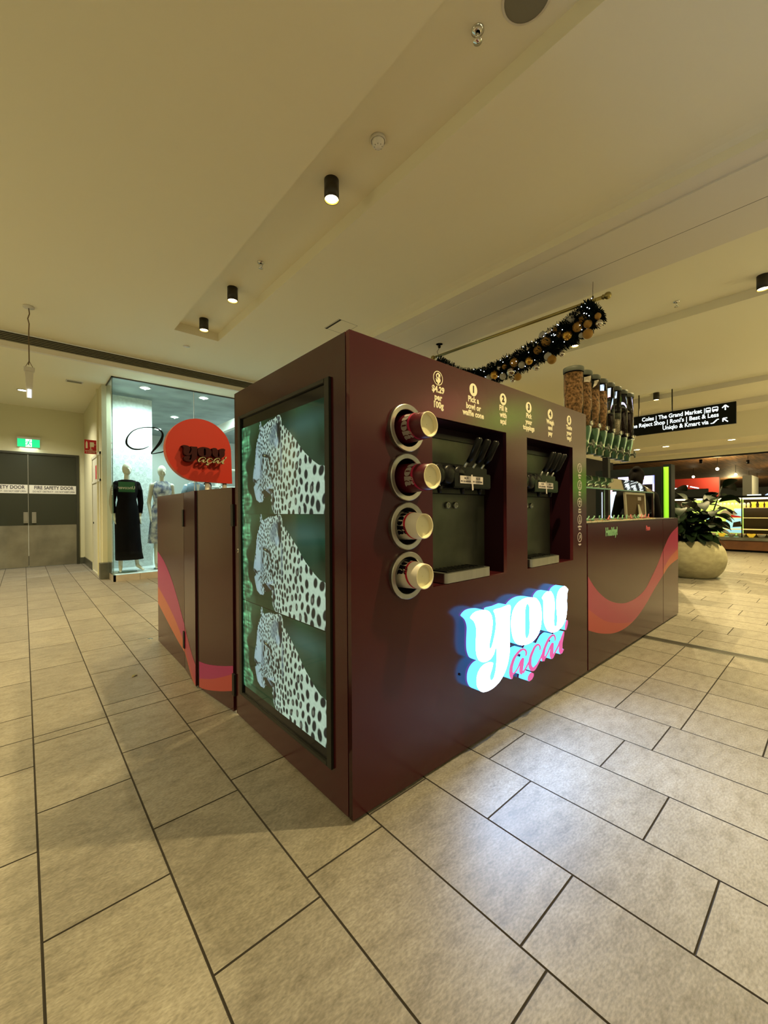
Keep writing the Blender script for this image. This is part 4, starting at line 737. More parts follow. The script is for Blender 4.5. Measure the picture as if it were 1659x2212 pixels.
# paper cups, base outwards
def cup(z, L_, x, body, band, ink, th0, label, small=False):
    yb = -L_; c = (x, yb, z)
    t = thing('paper_cup', (x, 0, z), label, 'cup', 'paper cups in the wall holders')
    r0 = .0525; k = .085
    R_ = lambda d: r0+k*d
    g = G(); g.lathe([(R_(L_+.05)-.001, L_+.05), (R_(L_), L_), (R_(.06), .06), (R_(0), 0.0), (r0-.0035, -.0005), (r0-.0045, .002), (r0-.0085, .016)], (x, yb, z), (0, 1, 0), 48, mis=[0, 0, 0, 1, 1, 1]); cb = obj('cup_body', g, [body, 'card'], t)
    obj('base_disc', G().lathe([(.001, .0155), (r0-.008, .0155)], (x, yb, z), (0, 1, 0), 48, sm=False), 'card_in', cb)
    P = lambda th, d, e=.0007: (x-(R_(d)+e)*math.cos(th), yb+d, z+(R_(d)+e)*math.sin(th))
    g = G(); n = 72
    dd = lambda th: .050+.017*math.sin(th-th0*.8+1.2)
    vs = []
    for i in range(n+1):
        th = -math.pi+2*math.pi*i/n; wd = .0085+.0025*math.cos(th); vs += [P(th, dd(th)-wd/2), P(th, dd(th)+wd/2)]
    g.add(vs, [(2*i, 2*i+2, 2*i+3, 2*i+1) for i in range(n)], 0, True); obj('wave_band', g, band, cb)
    g = logo_you('l', .0002, 0); xc = sum(p[0] for p in LOGO_O)/len(LOGO_O); zc = sum(p[1] for p in LOGO_O)/len(LOGO_O); s = .070/.56
    g = gmap(g, lambda v: P(th0+((v[0]-xc)*s)/R_(.09), .088+(v[1]-zc)*s, .0010)); g.m = [0]*len(g.m); obj('cup_logo', g, ink, cb)
cup(1.5605, .124, .314, 'cup_dark', 'magenta', 'print_w', 0.0, 'maroon paper cup with magenta band in the topmost wall holder')
cup(1.3455, .136, .318, 'cup_dark', 'magenta', 'print_w', .42, 'maroon paper cup with magenta band in the second holder from the top')
cup(1.1405, .096, .312, 'cup_white', 'redband', 'print_k', .40, 'white paper cup with red band in the third holder from the top')
cup(.9300, .096, .313, 'cup_white', 'redband', 'print_k', 1.15, 'white paper cup with red band in the lowest wall holder')

# ================================================================== COUNTER
CT = 1.103; CD = .62; CX0, CX1, CS = 2.168, 4.648, 4.066
cnt = thing('serving_counter', (3.4, .3, 0), 'low maroon serving counter with pink and orange wave, right of the tall cabinet', 'counter')
def sm1(pts, n=6):
    out = []; L = len(pts)
    for i in range(L-1):
        p0, p1, p2, p3 = [np.array(pts[min(max(i+j, 0), L-1)], float) for j in (-1, 0, 1, 2)]
        for k in range(n):
            t = k/n; out.append(.5*((2*p1)+(-p0+p2)*t+(2*p0-5*p1+4*p2-p3)*t*t+(-p0+3*p1-3*p2+p3)*t**3))
    out.append(np.array(pts[-1], float)); return np.array(out)
def band(g, top, bot, x0, x1, P, mi, n=48):
    T = sm1(top); B = sm1(bot); T = T[np.argsort(T[:, 0])]; B = B[np.argsort(B[:, 0])]
    xs = np.linspace(x0, x1, n); zt_ = np.interp(xs, T[:, 0], T[:, 1]); zb_ = np.interp(xs, B[:, 0], B[:, 1])
    zt_ = np.maximum(zt_, zb_); vs = []
    for x, a, b in zip(xs, zt_, zb_): vs += [P(x, a), P(x, b)]
    g.add(vs, [(2*i, 2*i+1, 2*i+3, 2*i+2) for i in range(n-1)], mi)
TOP = [(2.15, .735), (2.271, .636), (2.397, .555), (2.566, .478), (2.765, .423), (2.982, .393), (3.241, .399), (3.478, .444), (3.683, .540), (3.875, .646), (4.066, .775), (4.331, .924), (4.66, 1.010)]
BOT = [(2.15, .322), (2.329, .264), (2.493, .223), (2.669, .191), (2.858, .178), (3.063, .189), (3.285, .231), (3.526, .309), (3.761, .406), (4.046, .508), (4.293, .590), (4.66, .640)]
DIV = [(2.15, .485), (2.331, .395), (2.494, .326), (2.670, .277), (2.859, .238), (3.063, .207), (3.2, .20)]
DIV2 = [(4.0, .50), (4.077, .575), (4.327, .678), (4.66, .755)]
g = G(); g.box(CX0+.008, CS-.006, 0, .02, .014, CT-.006, 0, .0015)
P_ = lambda x, z: (x, -.0006, z)
band(g, TOP, DIV, CX0+.01, 3.15, P_, 1); band(g, TOP, BOT, 3.15, CS-.008, P_, 1); band(g, DIV, BOT, CX0+.01, 3.15, P_, 2)
obj('front_panel', g, ['maroon', 'wave_pink', 'wave_red'], cnt)
g = G(); g.box(CS+.002, CX1, 0, .02, .014, CT-.006, 0, .0015); band(g, TOP, DIV2, CS+.004, CX1-.003, P_, 1); band(g, DIV2, BOT, CS+.004, CX1-.003, P_, 2)
obj('end_door', g, ['maroon', 'wave_pink', 'wave_orange'], cnt)
g = G(); g.box(CX1-.02, CX1, .02, CD, .014, CT-.006); g.box(CX0, CX1-.02, CD-.02, CD, .014, CT-.006); g.box(CX0+.004, CX1-.01, .006, .03, .03, CT-.01, 1); obj('carcass', g, ['maroon', 'maroon_edge'], cnt)
obj('plinth', G().box(CX0+.05, CX1-.06, .06, CD-.05, 0, .05), 'blackm', cnt)
obj('countertop', G().box(CX0, CX1, 0, CD, CT-.006, CT, 0, .001), 'maroon_edge', cnt)
text('word', 'Healthy!', .088, (2.645, -.0008, 1.022), (1,0,0), (0,0,1), 'greentxt', cnt, 'green word on the counter front', ext=.0006, bold=.05, xs=.86)
text('word', 'Pure', .062, (3.575, -.0008, 1.020), (1,0,0), (0,0,1), 'pinktxt', cnt, 'small pink word on the counter front', ext=.0006, bold=.05)
# sneeze guard
t = thing('sneeze_guard', (3.1, .1, CT), 'clear angled sneeze guard screen standing on the serving counter', 'sneeze guard')
def pane(g, p, th=.005, mi=0):
    a, b_, c, d_ = map(Vector, p); n = (b_-a).cross(d_-a).normalized()*th
    g.add([a, b_, c, d_, a+n, b_+n, c+n, d_+n], [(0,1,2,3), (7,6,5,4), (0,4,5,1), (1,5,6,2), (2,6,7,3), (3,7,4,0)], mi)
for xa, xb_ in ((2.175, 2.64), (2.648, 3.94)):
    g = G(); pane(g, ((xa, .052, 1.375), (xb_, .052, 1.375), (xb_, .205, 1.495), (xa, .205, 1.495))); pn = obj('slanted_pane', g, 'clear', t)
    g = G(); g.box(xa, xb_, .045, .053, 1.368, 1.376); obj('pane_edge', g, 'glass_edge', pn)
g = G(); g.box(2.641, 2.647, .05, .056, CT, 1.375); g.tube([(2.644, .055, CT), (2.644, .055, 1.375), (2.644, .21, 1.5)], .004, 6); obj('bracket', g, 'glass_edge', t)
g = G(); g.tube([(3.945, .060, CT), (3.945, .060, 1.383), (3.945, .208, 1.492)], .009, 6); obj('end_rail', g, 'maroon_edge', t)
g = G(); g.tube([(3.952, .052, CT), (3.952, .052, 1.386), (3.952, .205, 1.498)], .003, 6); obj('edge_strip', g, 'chrome', t)
g = G(); g.tube([(2.18, .36, 1.52), (3.2, .36, 1.52)], .002, 5); 
# topping tubs with tongs
for k in range(16):
    x = 2.235+.106*k; x = x if x < 3.9 else x
    lab = 'pale topping tub sunk in the counter edge'
    tb = thing('topping_tub', (x, .11, CT), 'small pale topping tub in the counter edge, %s from the left' % ORD[k], 'tub', 'topping tubs along the counter edge')
    g = G(); g.box(x-.046, x+.046, .012, .20, CT, CT+.012, 0, .003); obj('tub', g, 'tray', tb)
    g = G(); g.box(x-.034, x+.034, .03, .18, CT+.010, CT+.016, 0, .002); obj('topping', g, ['granola', 'choc', 'coconut'][k % 3], tb)
    gm = k % 4 in (0, 1); s_ = random.uniform(-.02, .02)
    t2 = single('serving_spoon', G().tube([(x-.03, .05, CT+.014), (x, .06+s_, CT+.022), (x+.035, .075, CT+.034), (x+.062, .08, CT+.048)], [.010, .005, .005, .006], 6), 'spoon_p' if k % 5 == 0 or k > 12 else 'spoon_g',
                ('pink' if (k % 5 == 0 or k > 12) else 'green')+' handled spoon lying in the %s topping tub from the left' % ORD[k], 'spoon', 'pink topping spoons' if (k % 5 == 0 or k > 12) else 'green topping spoons')
# picture frame seen from behind
t = thing('photo_frame', (3.74, .16, CT), 'white framed picture seen from behind, standing on the counter', 'picture frame')
def tilt(p, o=(3.43, .14, CT+.02)):   # local frame leaning back
    x, z, d_ = p; return (o[0]+x, o[1]+d_+z*-.10, o[2]+z)
g = G(); W_, H_ = .60, .245
for a, b_, c, e in ((0, .035, 0, H_), (W_-.035, W_, 0, H_), (0, W_, 0, .02), (0, W_, H_-.02, H_)):
    sh = lambda z: -.12*(z/H_)
    vs = [tilt((x+sh(z), z, d_)) for d_ in (0, .015) for (x, z) in ((a, c), (b_, c), (b_, e), (a, e))]
    g.add(vs, [(0,1,2,3), (7,6,5,4), (0,4,5,1), (1,5,6,2), (2,6,7,3), (3,7,4,0)], 0)
fr = obj('frame', g, 'whiteframe', t)
g = G(); vs = [tilt((x-.12*(z/H_), z, .004)) for (x, z) in ((.03, .015), (W_-.03, .015), (W_-.03, H_-.015), (.03, H_-.015))]; g.add(vs, [(0,1,2,3)], 0)
vs = [tilt((x-.12*(z/H_), z, .002)) for (x, z) in ((.36, .17), (.46, .17), (.46, .205), (.36, .205))]; g.add(vs, [(0,1,2,3)], 1); obj('back_board', g, ['kraft', 'print_w'], t)
g = G(); g.prism([(.26, 0), (.38, 0), (.31, .13), (.27, .13)], lambda p: tilt((p[0], p[1], -.03*(1-p[1]/.13)-.002)), lambda p: tilt((p[0], p[1], -.03*(1-p[1]/.13)-.005))); obj('easel_strut', g, 'whiteframe', t)
# cereal dispensers on their stand
t = thing('dispenser_stand', (3.3, .38, CT), 'dark post and shelf carrying the row of clear topping dispensers', 'stand')
obj('shelf', G().box(2.56, 3.95, .455, .52, 1.90, 1.93, 0, .002), 'hinge', t)
for xx in (3.90, 2.56): obj('post', G().box(xx-.03, xx+.03, .46, .52, CT, 1.93), 'hinge', t)
obj('clamp_bar', G().box(2.52, 4.02, .395, .41, 1.93, 1.975), 'clear', t)
def dispenser(k, x, y, fills, label):
    t = thing('topping_dispenser', (x, y, 1.70), label, 'food dispenser', 'clear tube dispensers above the counter')
    c = (x, y, 0); r = .079
    obj('lid', G().lathe([(.001, 2.432), (r+.003, 2.432), (r+.005, 2.425), (r+.005, 2.392), (r+.001, 2.390)], c, n=36), 'lid', t)
    obj('tube', G().lathe([(r, 1.955), (r, 2.40), (r-.003, 2.40), (r-.003, 1.955), (r, 1.955)], c, n=36), 'clear', t)
    for z0, z1, m_ in fills:
        g = G(); n = 30; rr = r-.006; prof = [(rr*.55, z0), (rr, z0+.004), (rr, z1-.006), (rr*.8, z1), (.001, z1+.004)]; g.lathe(prof, c, n=n); obj('contents', g, m_, t)
    obj('collar', G().lathe([(r+.002, 1.985), (r+.006, 1.98), (r+.006, 1.955), (r-.004, 1.94)], c, n=30), 'clear', t)
    hp = obj('hopper', G().lathe([(r-.004, 1.945), (.072, 1.90), (.058, 1.84), (.052, 1.81), (.056, 1.80), (.056, 1.765), (.044, 1.755), (.044, 1.718), (.001, 1.716)], c, n=30), 'hopper', t)
    g = G(); g.cyl((x, y-.05, 1.785), (x, y-.085, 1.785), .012, n=12); g.obox((x, y-.09, 1.785), (.034, 0, .012), (0, .006, 0), (-.003, 0, .008)); g.obox((x, y-.09, 1.785), (.010, 0, -.034), (0, .006, 0), (.008, 0, .003)); obj('knob', g, 'lid', t)
    g = G(); g.box(x-.018, x+.018, y-.10, y-.075, 1.955, 1.985, 0, .004); obj('clip', g, 'clear', t)
gran = [(1.95, 2.385, 'granola')]; gr2 = [(1.95, 2.33, 'granola')]; gr3 = [(1.95, 2.30, 'granola')]; gr4 = [(1.95, 2.32, 'granola')]
fl = [gran, gr2, gr3, gr4, [(1.95, 2.13, 'choc')], [(1.95, 2.11, 'coconut'), (2.11, 2.17, 'greyseed')], [(1.95, 2.21, 'choc')], [(1.95, 2.23, 'choc')]]
nm = ['granola filled to the lid', 'granola', 'granola', 'granola', 'dark chocolate pieces, half full', 'pale coconut chips under dark seeds', 'dark chips', 'dark chips']
pos = ['nearest and largest in the row', 'second from the near end', 'third from the near end', 'fourth from the near end', 'fifth from the near end', 'sixth from the near end', 'second from the far end', 'at the far end of the row']
for k in range(8): dispenser(k, 2.645+.1795*k, .30, fl[k], 'clear tube dispenser of %s, %s' % (nm[k], pos[k]))
# back counter inside the kiosk
t = thing('rear_counter', (3.2, 1.6, 0), 'dark rear work counter inside the kiosk behind the sneeze guard', 'counter')
obj('cupboard', G().box(2.25, 4.3, 1.7, 2.2, 0, .88, 0, .004), 'maroon_edge', t); obj('worktop', G().box(2.23, 4.32, 1.68, 2.22, .88, .92, 0, .003), 'steel_d', t)
t = thing('glass_fridge', (2.9, 1.95, .92), 'small black framed glass door fridge on the rear counter', 'fridge')
g = G(); 
for xx in (2.6, 3.3): g.box(xx-.02, xx+.02, 1.75, 1.80, .92, 1.52)
g.box(2.6, 3.3, 1.75, 2.15, .92, .95); g.box(2.58, 3.32, 1.75, 2.15, 1.50, 1.54); g.box(2.6, 3.3, 2.12, 2.15, .92, 1.52); obj('cabinet', g, 'black', t)
obj('shelf', G().box(2.62, 3.28, 1.78, 2.12, 1.20, 1.21), 'steel', t); obj('door_glass', G().box(2.62, 3.28, 1.752, 1.757, .95, 1.5), 'clear', t)

# ================================================================== BIFOLD GATE ON THE LEFT
gate = thing('bifold_gate', (-.03, 2.0, 0), 'maroon folding gate leaves with magenta and orange wave, left of the screen', 'gate')
A = [(-.005, 1.166), (-.052, 1.660), (-.063, 1.690), (-.026, 2.076), (-.006, 2.985)]
GH = 1.352
UP1 = [(1.10, .303), (1.334, .242), (1.545, .201), (1.70, .190)]; LO1 = [(1.10, .157), (1.338, .082), (1.549, .03), (1.70, .012)]; DV1 = [(1.10, .267), (1.287, .189), (1.465, .124), (1.70, .062)]
UP2 = [(1.66, .150), (1.814, .198), (2.042, .322), (2.273, .511), (2.48, .656), (2.709, .766), (2.868, .816), (3.0, .85)]; LO2 = [(1.66, .012), (1.818, .024), (2.047, .127), (2.283, .179), (2.582, .255), (2.885, .336), (3.0, .365)]
DV2 = [(1.66, .014), (1.90, .10), (2.10, .21), (2.35, .33), (2.62, .42), (2.885, .495), (3.0, .52)]
def leaf(p, q, up_, dv_, lo_, mats, gap=.004):
    p = Vector((*p, 0)); q = Vector((*q, 0)); d_ = (q-p); L_ = d_.length; d_.normalize(); n = Vector((-d_.y, d_.x, 0)); n = n if n.x < 0 else -n
    g = G(); a = p+d_*gap; b_ = q-d_*gap; c = (a+b_)/2-n*.010+Vector((0, 0, GH/2+.006))
    g.obox(c, (b_-a)/2, n*.010, (0, 0, GH/2-.006), 0)
    def P(y, z):
        s = (y-p.y)/(q.y-p.y); w_ = p+(q-p)*s+n*.0008; return (w_.x, w_.y, z)
    band(g, up_, dv_, a.y+.001, b_.y-.001, P, 1, 30); band(g, dv_, lo_, a.y+.001, b_.y-.001, P, 2, 30)
    return obj('gate_leaf', g, mats, gate)
leaf(A[0], A[1], UP1, DV1, LO1, ['maroon', 'wave_mag', 'wave_red'])
leaf(A[2], A[3], UP2, DV2, LO2, ['maroon', 'wave_pink', 'wave_red'])
leaf(A[3], A[4], UP2, DV2, LO2, ['maroon', 'wave_mag', 'wave_orange'])
g = G(); g.box(-.050, -.030, 1.668, 1.684, .008, GH); obj('closing_strip', g, 'hinge', gate)
for yy, zz in ((1.160, 1.185), (1.160, .175), (2.076, 1.16), (2.076, .235)):
    xx = -.012 if yy < 1.5 else -.036
    obj('hinge', G().box(xx, xx+.012, yy-.018, yy+.018, zz-.065, zz+.065, 0, .002), 'hinge', gate)
# inner side counter of the kiosk, red speech bubble sign on two posts
t = thing('bubble_sign', (.20, 2.42, 1.0), 'red speech bubble shaped sign on two white posts behind the gate', 'sign')
YS = 2.40; ccx, ccz, rr = .196, 1.735, .268
pl = []
for i in range(41):
    a = math.radians(-92-(268)*i/40+0)     # clockwise from the bottom round to the right side
    pl.append((ccx+rr*math.cos(a), ccz+rr*math.sin(a)))
pl.append((ccx+rr*1.03, ccz-rr*1.03))
me = shape2d('b', [pl], .066); basis(me, (0, YS+.033, 0), (1,0,0), (0,0,1))
for p in me.polygons: p.material_index = 0 if abs(p.normal.y) > .7 else 1
sg = obj('bubble', me, ['red_sign', 'red_side'], t)
for xx in (.265, .415): obj('post', G().cyl((xx, YS+.035, 0), (xx, YS+.035, 1.49), .018, n=16), 'white_metal', t)
xs_ = [p[0] for q in (LOGO_Y, LOGO_O, LOGO_U) for p in q]; zs_ = [p[1] for q in (LOGO_Y, LOGO_O, LOGO_U) for p in q]
lx0, lx1, lz0, lz1 = min(xs_), max(xs_), min(zs_), max(zs_)
S_ = .355/(lx1-lx0)
def lmap(dy): return lambda v: (.040+(v[0]-lx0)*S_, YS-dy-v[2], 1.625+(v[1]-lz0)*S_*.95)
g = gmap(logo_you('l', .050, 0), lmap(.025)); obj('raised_lettering', g, ['logo_maroon', 'logo_maroon', 'logo_maroon'], sg, 'dark maroon raised lettering')
g = gmap(logo_acai(.022), lmap(.062)); obj('script_lettering', g, ['logo_sage', 'logo_maroon'], sg, 'pale sage script lettering')
# ================================================================== DRESS SHOP BEHIND
YG = 7.17
g = G(); g.box(.225, 7.9, YG-.012, YG+.02, 0, .112, 0); g.box(.225, .26, YG-.012, 8.2, 0, .112, 0); struct('trim_3', g, 'plinth')
g = G()
for k in range(1, 14): g.box(.225+.40*k, .228+.40*k, YG-.0135, YG-.011, 0, .112)
struct('trim_4', g, 'grout')
g = G(); g.box(.26, 7.9, YG+.02, 12.8, -.002, .108, 0); struct('wall_shop_floor', g, 'wallpaper')
bpy.data.objects['wall_shop_floor'].name = 'floor_shop'
g = G(); g.add([(.22,YG,3.57),(7.9,YG,3.57),(7.9,12.8,3.57),(.22,12.8,3.57)], [(0,3,2,1)]); struct('ceiling_shop', g, 'shopceil')
g = G(); g.box(.22, 7.9, 12.8, 12.9, 0, 3.6); g.box(7.9, 8, YG, 12.9, 0, 3.6); struct('wall_shop', g, 'shopwall')
win = thing('window_1', (.225, YG, .112), kind='structure')
g = G()
for a, b_ in ((.228, 1.565), (1.572, 3.6), (3.607, 6.0)): g.box(a, b_, YG-.005, YG+.005, .112, 3.56)
obj('front_pane', g, 'glass', win)
g = G(); g.box(.222, .232, YG+.004, 8.2, .112, 3.56); obj('return_pane', g, 'glass', win)
g = G(); g.box(.215, 7.9, YG-.02, YG+.02, 3.555, 3.60); g.box(.215, .245, YG-.02, 8.2, 3.555, 3.60); g.box(.21, .235, 8.17, 8.21, 0, 3.6); obj('head_channel', g, 'bronze', win)
g = G(); g.box(.222, .230, YG-.006, YG+.004, .112, 3.555); obj('corner_joint', g, 'glass_edge', win)
g = G(); g.box(1.564, 1.573, YG-.006, YG+.006, .112, 3.555); obj('silicone_joint', g, 'paper', win)
def ribbon_xz(g, pts, y, mi=0):
    P = [Vector((p[0], p[1])) for p in pts]; W_ = [p[2] for p in pts]; Q = sm1([(p[0], p[1]) for p in pts], 4); n = len(Q); Ws = np.interp(np.linspace(0, len(pts)-1, n), range(len(pts)), W_)
    vs = []
    for i in range(n):
        t = Q[min(i+1, n-1)]-Q[max(i-1, 0)]; t = t/np.hypot(*t); nn = np.array([-t[1], t[0]])*Ws[i]/2; a = Q[i]+nn; b_ = Q[i]-nn; vs += [(a[0], y, a[1]), (b_[0], y, b_[1])]
    g.add(vs, [(2*i, 2*i+1, 2*i+3, 2*i+2) for i in range(n-1)], mi)
g = G(); ribbon_xz(g, VEE, YG-.007); ribbon_xz(g, VEE2, YG-.007)
ribbon_xz(g, [(1.58, 2.07, .02), (1.50, 2.16, .03), (1.60, 2.30, .02), (1.75, 2.28, .02), (1.85, 2.1, .03)], YG-.007); obj('window_lettering', g, 'black', win, 'black brush script letter on the glass')
g = G(); g.box(.31, .56, YG+.012, YG+.016, 1.57, 1.75, 0)
me = textmesh('t', 'Uncover', .075, .0006, .02); basis(me, (.435, YG+.010, 1.645), (-1,0,0), (0,0,1)); g.add([v.co[:] for v in me.vertices], [tuple(p.vertices) for p in me.polygons], 1)
obj('green_decal', g, ['decal', 'print_w'], win, 'small green decal with mirrored word')
# wallpapered partition with scroll pattern
g = G(); g.box(.27, 1.065, 8.24, 8.30, .108, 3.52, 0)
for i in range(6):
    for j in range(24):
        cx_ = .32+.135*i+(.0675 if j % 2 else 0); cz = .25+.115*j
        if cx_ > 1.02 or (2.85 < cz < 3.05): continue
        s = 1 if (i+j) % 2 else -1; ph = .5*((i*3+j*5) % 7)
        pts = [(cx_+s*.050*math.cos(a+ph)*(1-a/11), cz+.046*math.sin(a+ph)*(1-a/11), .005) for a in [k*.7 for k in range(13)]]
        ribbon_xz(g, pts, 8.2385, 1)
struct('wall_partition', g, ['wallpaper', 'wp_line'])
g = G()
for y in (8.5,): g.box(2.60, 2.70, 7.4, 9.2, 3.10, 3.30)
struct('trim_5', g, 'coolglow' if False else 'paper')
for i, (x, y, r) in enumerate(((.80, 7.50, .085), (1.86, 7.50, .085), (1.875, 9.72, .085), (1.92, 11.6, .085))):
    lab = ['round cool white downlight over the window mannequin in black', 'round cool white downlight over the shop window, above the red sign', 'cool white downlight deeper inside the dress shop', 'cool white downlight at the back of the dress shop'][i]
    t = thing('shop_downlight', (x, y, 3.57), lab, 'ceiling light', 'dress shop downlights')
    obj('ring', G().lathe([(r, -.002), (r+.02, -.004), (r+.018, -.012), (r-.006, -.012)], (x, y, 3.568), n=28), 'paper', t); obj('lens', G().lathe([(.001, -.007), (r-.002, -.007)], (x, y, 3.566), n=28), 'coolglow', t)
    light('lamp', 'SPOT', (x, y, 3.545), 160 if i < 2 else 120, (.74, 1.0, .95), t, (0, 0, -1), spot_size=2.9, spot_blend=.7, shadow_soft_size=.02)
light('shop_fill', 'POINT', (4.6, 9.2, 3.0), 120, (.78, 1, .96), shadow_soft_size=.05)  # bodiless fill light added to lift the shop interior
t = thing('shop_shelving', (3.4, 10.6, .11), 'pale shelving with folded garments inside the dress shop', 'shelving')
g = G()
for zz in (.11, .7, 1.3, 1.9, 2.4): g.box(2.6, 4.4, 10.4, 10.8, zz, zz+.03)
for xx in (2.6, 3.2, 3.8, 4.37): g.box(xx, xx+.03, 10.4, 10.8, .11, 2.43)
obj('rack', g, 'paper', t)
g = G(); 
for k in range(12): g.box(2.66+.14*k, 2.76+.14*k, 10.42, 10.7, 1.33, 1.45+.1*random.random())
obj('garments', g, 'bluegrey', t)
def organic(name, caps, balls, m, parent=None, voxel=.010, smooth=6, mats=None):
    g = G()
    for p0, p1, r0, r1 in caps:
        g.cyl(p0, p1, r0, r1, 14); g.ball(p0, r0, nu=14, nv=8); g.ball(p1, r1, nu=14, nv=8)
    for c, r3 in balls: g.ball(c, 1, nu=20, nv=14, sc3=r3)
    me = g.mesh('t'); o = bpy.data.objects.new('tmp', me); COL.objects.link(o)
    md = o.modifiers.new('r', 'REMESH'); md.mode = 'VOXEL'; md.voxel_size = voxel; md.use_smooth_shade = True
    ms = o.modifiers.new('s', 'SMOOTH'); ms.iterations = smooth; ms.factor = .5
    dg = bpy.context.evaluated_depsgraph_get(); dg.update(); me2 = bpy.data.meshes.new_from_object(o.evaluated_get(dg)); bpy.data.objects.remove(o); me2.materials.clear()
    for p in me2.polygons: p.use_smooth = True
    return obj(name, me2, m, parent)
def rings(g, R_, n=28, mi=0, fold=0):
    b = len(g.v)
    for i, (cx_, cy, z, rx, ry) in enumerate(R_):
        for k in range(n):
            a = 2*math.pi*k/n; f = 1+fold*(i/len(R_))**2*math.sin(a*7+i*.15); g.v.append((cx_+rx*f*math.cos(a), cy+ry*f*math.sin(a), z))
    for i in range(len(R_)-1):
        for k in range(n): k2 = (k+1) % n; g.f.append((b+i*n+k, b+(i+1)*n+k, b+(i+1)*n+k2, b+i*n+k2)); g.m.append(mi); g.smooth.append(True)
    return g
def hand(caps, w_, d_, s=1, side=1):      # w_ wrist point, d_ direction down the hand
    w_ = Vector(w_); d_ = Vector(d_).normalized(); sd_ = Vector((0, 1, 0)).cross(d_).normalized(); sd_ = Vector((0, -1, 0)) if sd_.length < .1 else Vector((0, 1, 0))
    pc = w_+d_*.055*s; caps.append((w_, pc, .018*s, .026*s)); nrm = d_.cross(sd_).normalized()
    for k, (o_, L_) in enumerate(((-.024, .062), (-.008, .074), (.008, .070), (.023, .054))):
        a = pc+sd_*o_*s+d_*.015*s; m_ = a+d_*L_*.55*s+nrm*.004*s; e = m_+d_*L_*.45*s+nrm*.012*s
        caps.append((a, m_, .0088*s, .0082*s)); caps.append((m_, e, .0082*s, .0070*s))
    a = w_+d_*.03*s-sd_*.02*s; m_ = a+d_*.035*s-sd_*.022*s; caps.append((a, m_, .011*s, .009*s)); caps.append((m_, m_+d_*.028*s-sd_*.004*s, .009*s, .0075*s))
def mannequin(x, y, z0, tilt_, label, kind):
    t = thing('mannequin', (x, y, z0), label, 'mannequin', None)
    H = z0
    caps = [((x, y, H+1.66), (x, y+.0, H+1.80), .050, .046), ((x-.10, y, H+1.64), (x+.10, y, H+1.64), .055, .055), ((x-.07, y, H+1.25), (x+.07, y, H+1.25), .09, .09),
            ((x-.09, y, H+1.02), (x-.10, y, H+.56), .085, .055), ((x-.10, y, H+.56), (x-.11, y+.01, H+.12), .055, .033), ((x+.09, y, H+1.02), (x+.12, y, H+.56), .085, .055), ((x+.12, y, H+.56), (x+.16, y+.02, H+.12), .055, .033),
            ((x-.11, y, H+.10), (x-.13, y-.12, H+.03), .034, .022), ((x+.16, y, H+.10), (x+.23, y-.11, H+.03), .034, .022)]
    for s in (-1, 1):
        sh = (x+s*.175, y, H+1.62); el = (x+s*.225, y+.03, H+1.28); wr = (x+s*.205, y-.02, H+1.03)
        caps += [(sh, el, .046, .036), (el, wr, .036, .023)]; hand(caps, wr, (-s*.05, -.08, -1), 1.1)
    balls = [((x, y, H+1.52), (.155, .10, .16)), ((x, y, H+1.30), (.12, .09, .12)), ((x, y+.01, H+1.10), (.165, .12, .13)), ((x, y, H+1.90), (.078, .098, .115)), ((x+.012, y-.055, H+1.85), (.045, .05, .055)), ((x+.014, y-.098, H+1.885), (.012, .02, .022))]
    organic('body', caps, balls, 'mannequin', t, .0085, 5)
    if kind == 'black':
        g = rings(G(), [(x, y, H+1.70, .085, .075), (x, y, H+1.685, .14, .085), (x, y, H+1.63, .185, .105), (x, y, H+1.50, .180, .125), (x, y, H+1.33, .150, .115), (x, y, H+1.24, .165, .125), (x, y, H+1.15, .185, .138), (x, y, H+.95, .20, .15), (x+.01, y, H+.60, .205, .16), (x+.02, y, H+.35, .215, .17), (x+.03, y, H+.225, .225, .18), (x+.03, y, H+.225, .20, .16)], fold=.05)
        for s in (-1, 1): g.ball((x+s*.160, y, H+1.615), .062); g.tube([(x+s*.16, y, H+1.61), (x+s*.20, y+.01, H+1.5), (x+s*.225, y+.03, H+1.28), (x+s*.207, y-.01, H+1.08)], [.060, .054, .047, .038], 14)
        obj('dress', g, 'blackcloth', t)
    if kind == 'print':
        g = rings(G(), [(x, y, H+1.70, .09, .08), (x, y, H+1.66, .15, .09), (x, y, H+1.60, .16, .11), (x, y, H+1.50, .175, .13), (x, y, H+1.31, .14, .11), (x, y, H+1.12, .19, .14), (x, y, H+.80, .22, .17), (x, y, H+.50, .25, .19)], fold=.07); obj('dress', g, 'printcloth', t)
    if kind == 'blue':
        g = rings(G(), [(x, y, H+1.70, .07, .07), (x, y, H+1.67, .16, .09), (x, y, H+1.60, .21, .115), (x, y, H+1.50, .19, .13), (x, y, H+1.31, .15, .115), (x, y, H+1.10, .20, .15)])
        for s in (-1, 1): g.tube([(x+s*.16, y, H+1.62), (x+s*.21, y+.01, H+1.48), (x+s*.228, y+.03, H+1.28), (x+s*.208, y-.01, H+1.08)], [.064, .058, .050, .042], 14)
        obj('jacket', g, 'bluegrey', t)
        g = G(); g.add([(x-.02, y-.128, H+1.66), (x+.05, y-.13, H+1.66), (x+.012, y-.142, H+1.42)], [(0,1,2)]); obj('shirt_front', g, 'paper', t)
    obj('stand', G().lathe([(.001, .012), (.15, .012), (.155, .004), (.155, 0)], (x, y, z0), n=28), 'glass_edge', t)
    return t
mannequin(.50, 7.55, .112, 0, 'white mannequin in a long black dress behind the shop glass', 'black')
mannequin(1.10, 7.62, .112, 0, 'white mannequin in a sleeveless patterned dress, half behind the gate', 'print')
mannequin(1.72, 7.62, .112, 0, 'mannequin in a blue grey jacket behind the red bubble sign', 'blue')
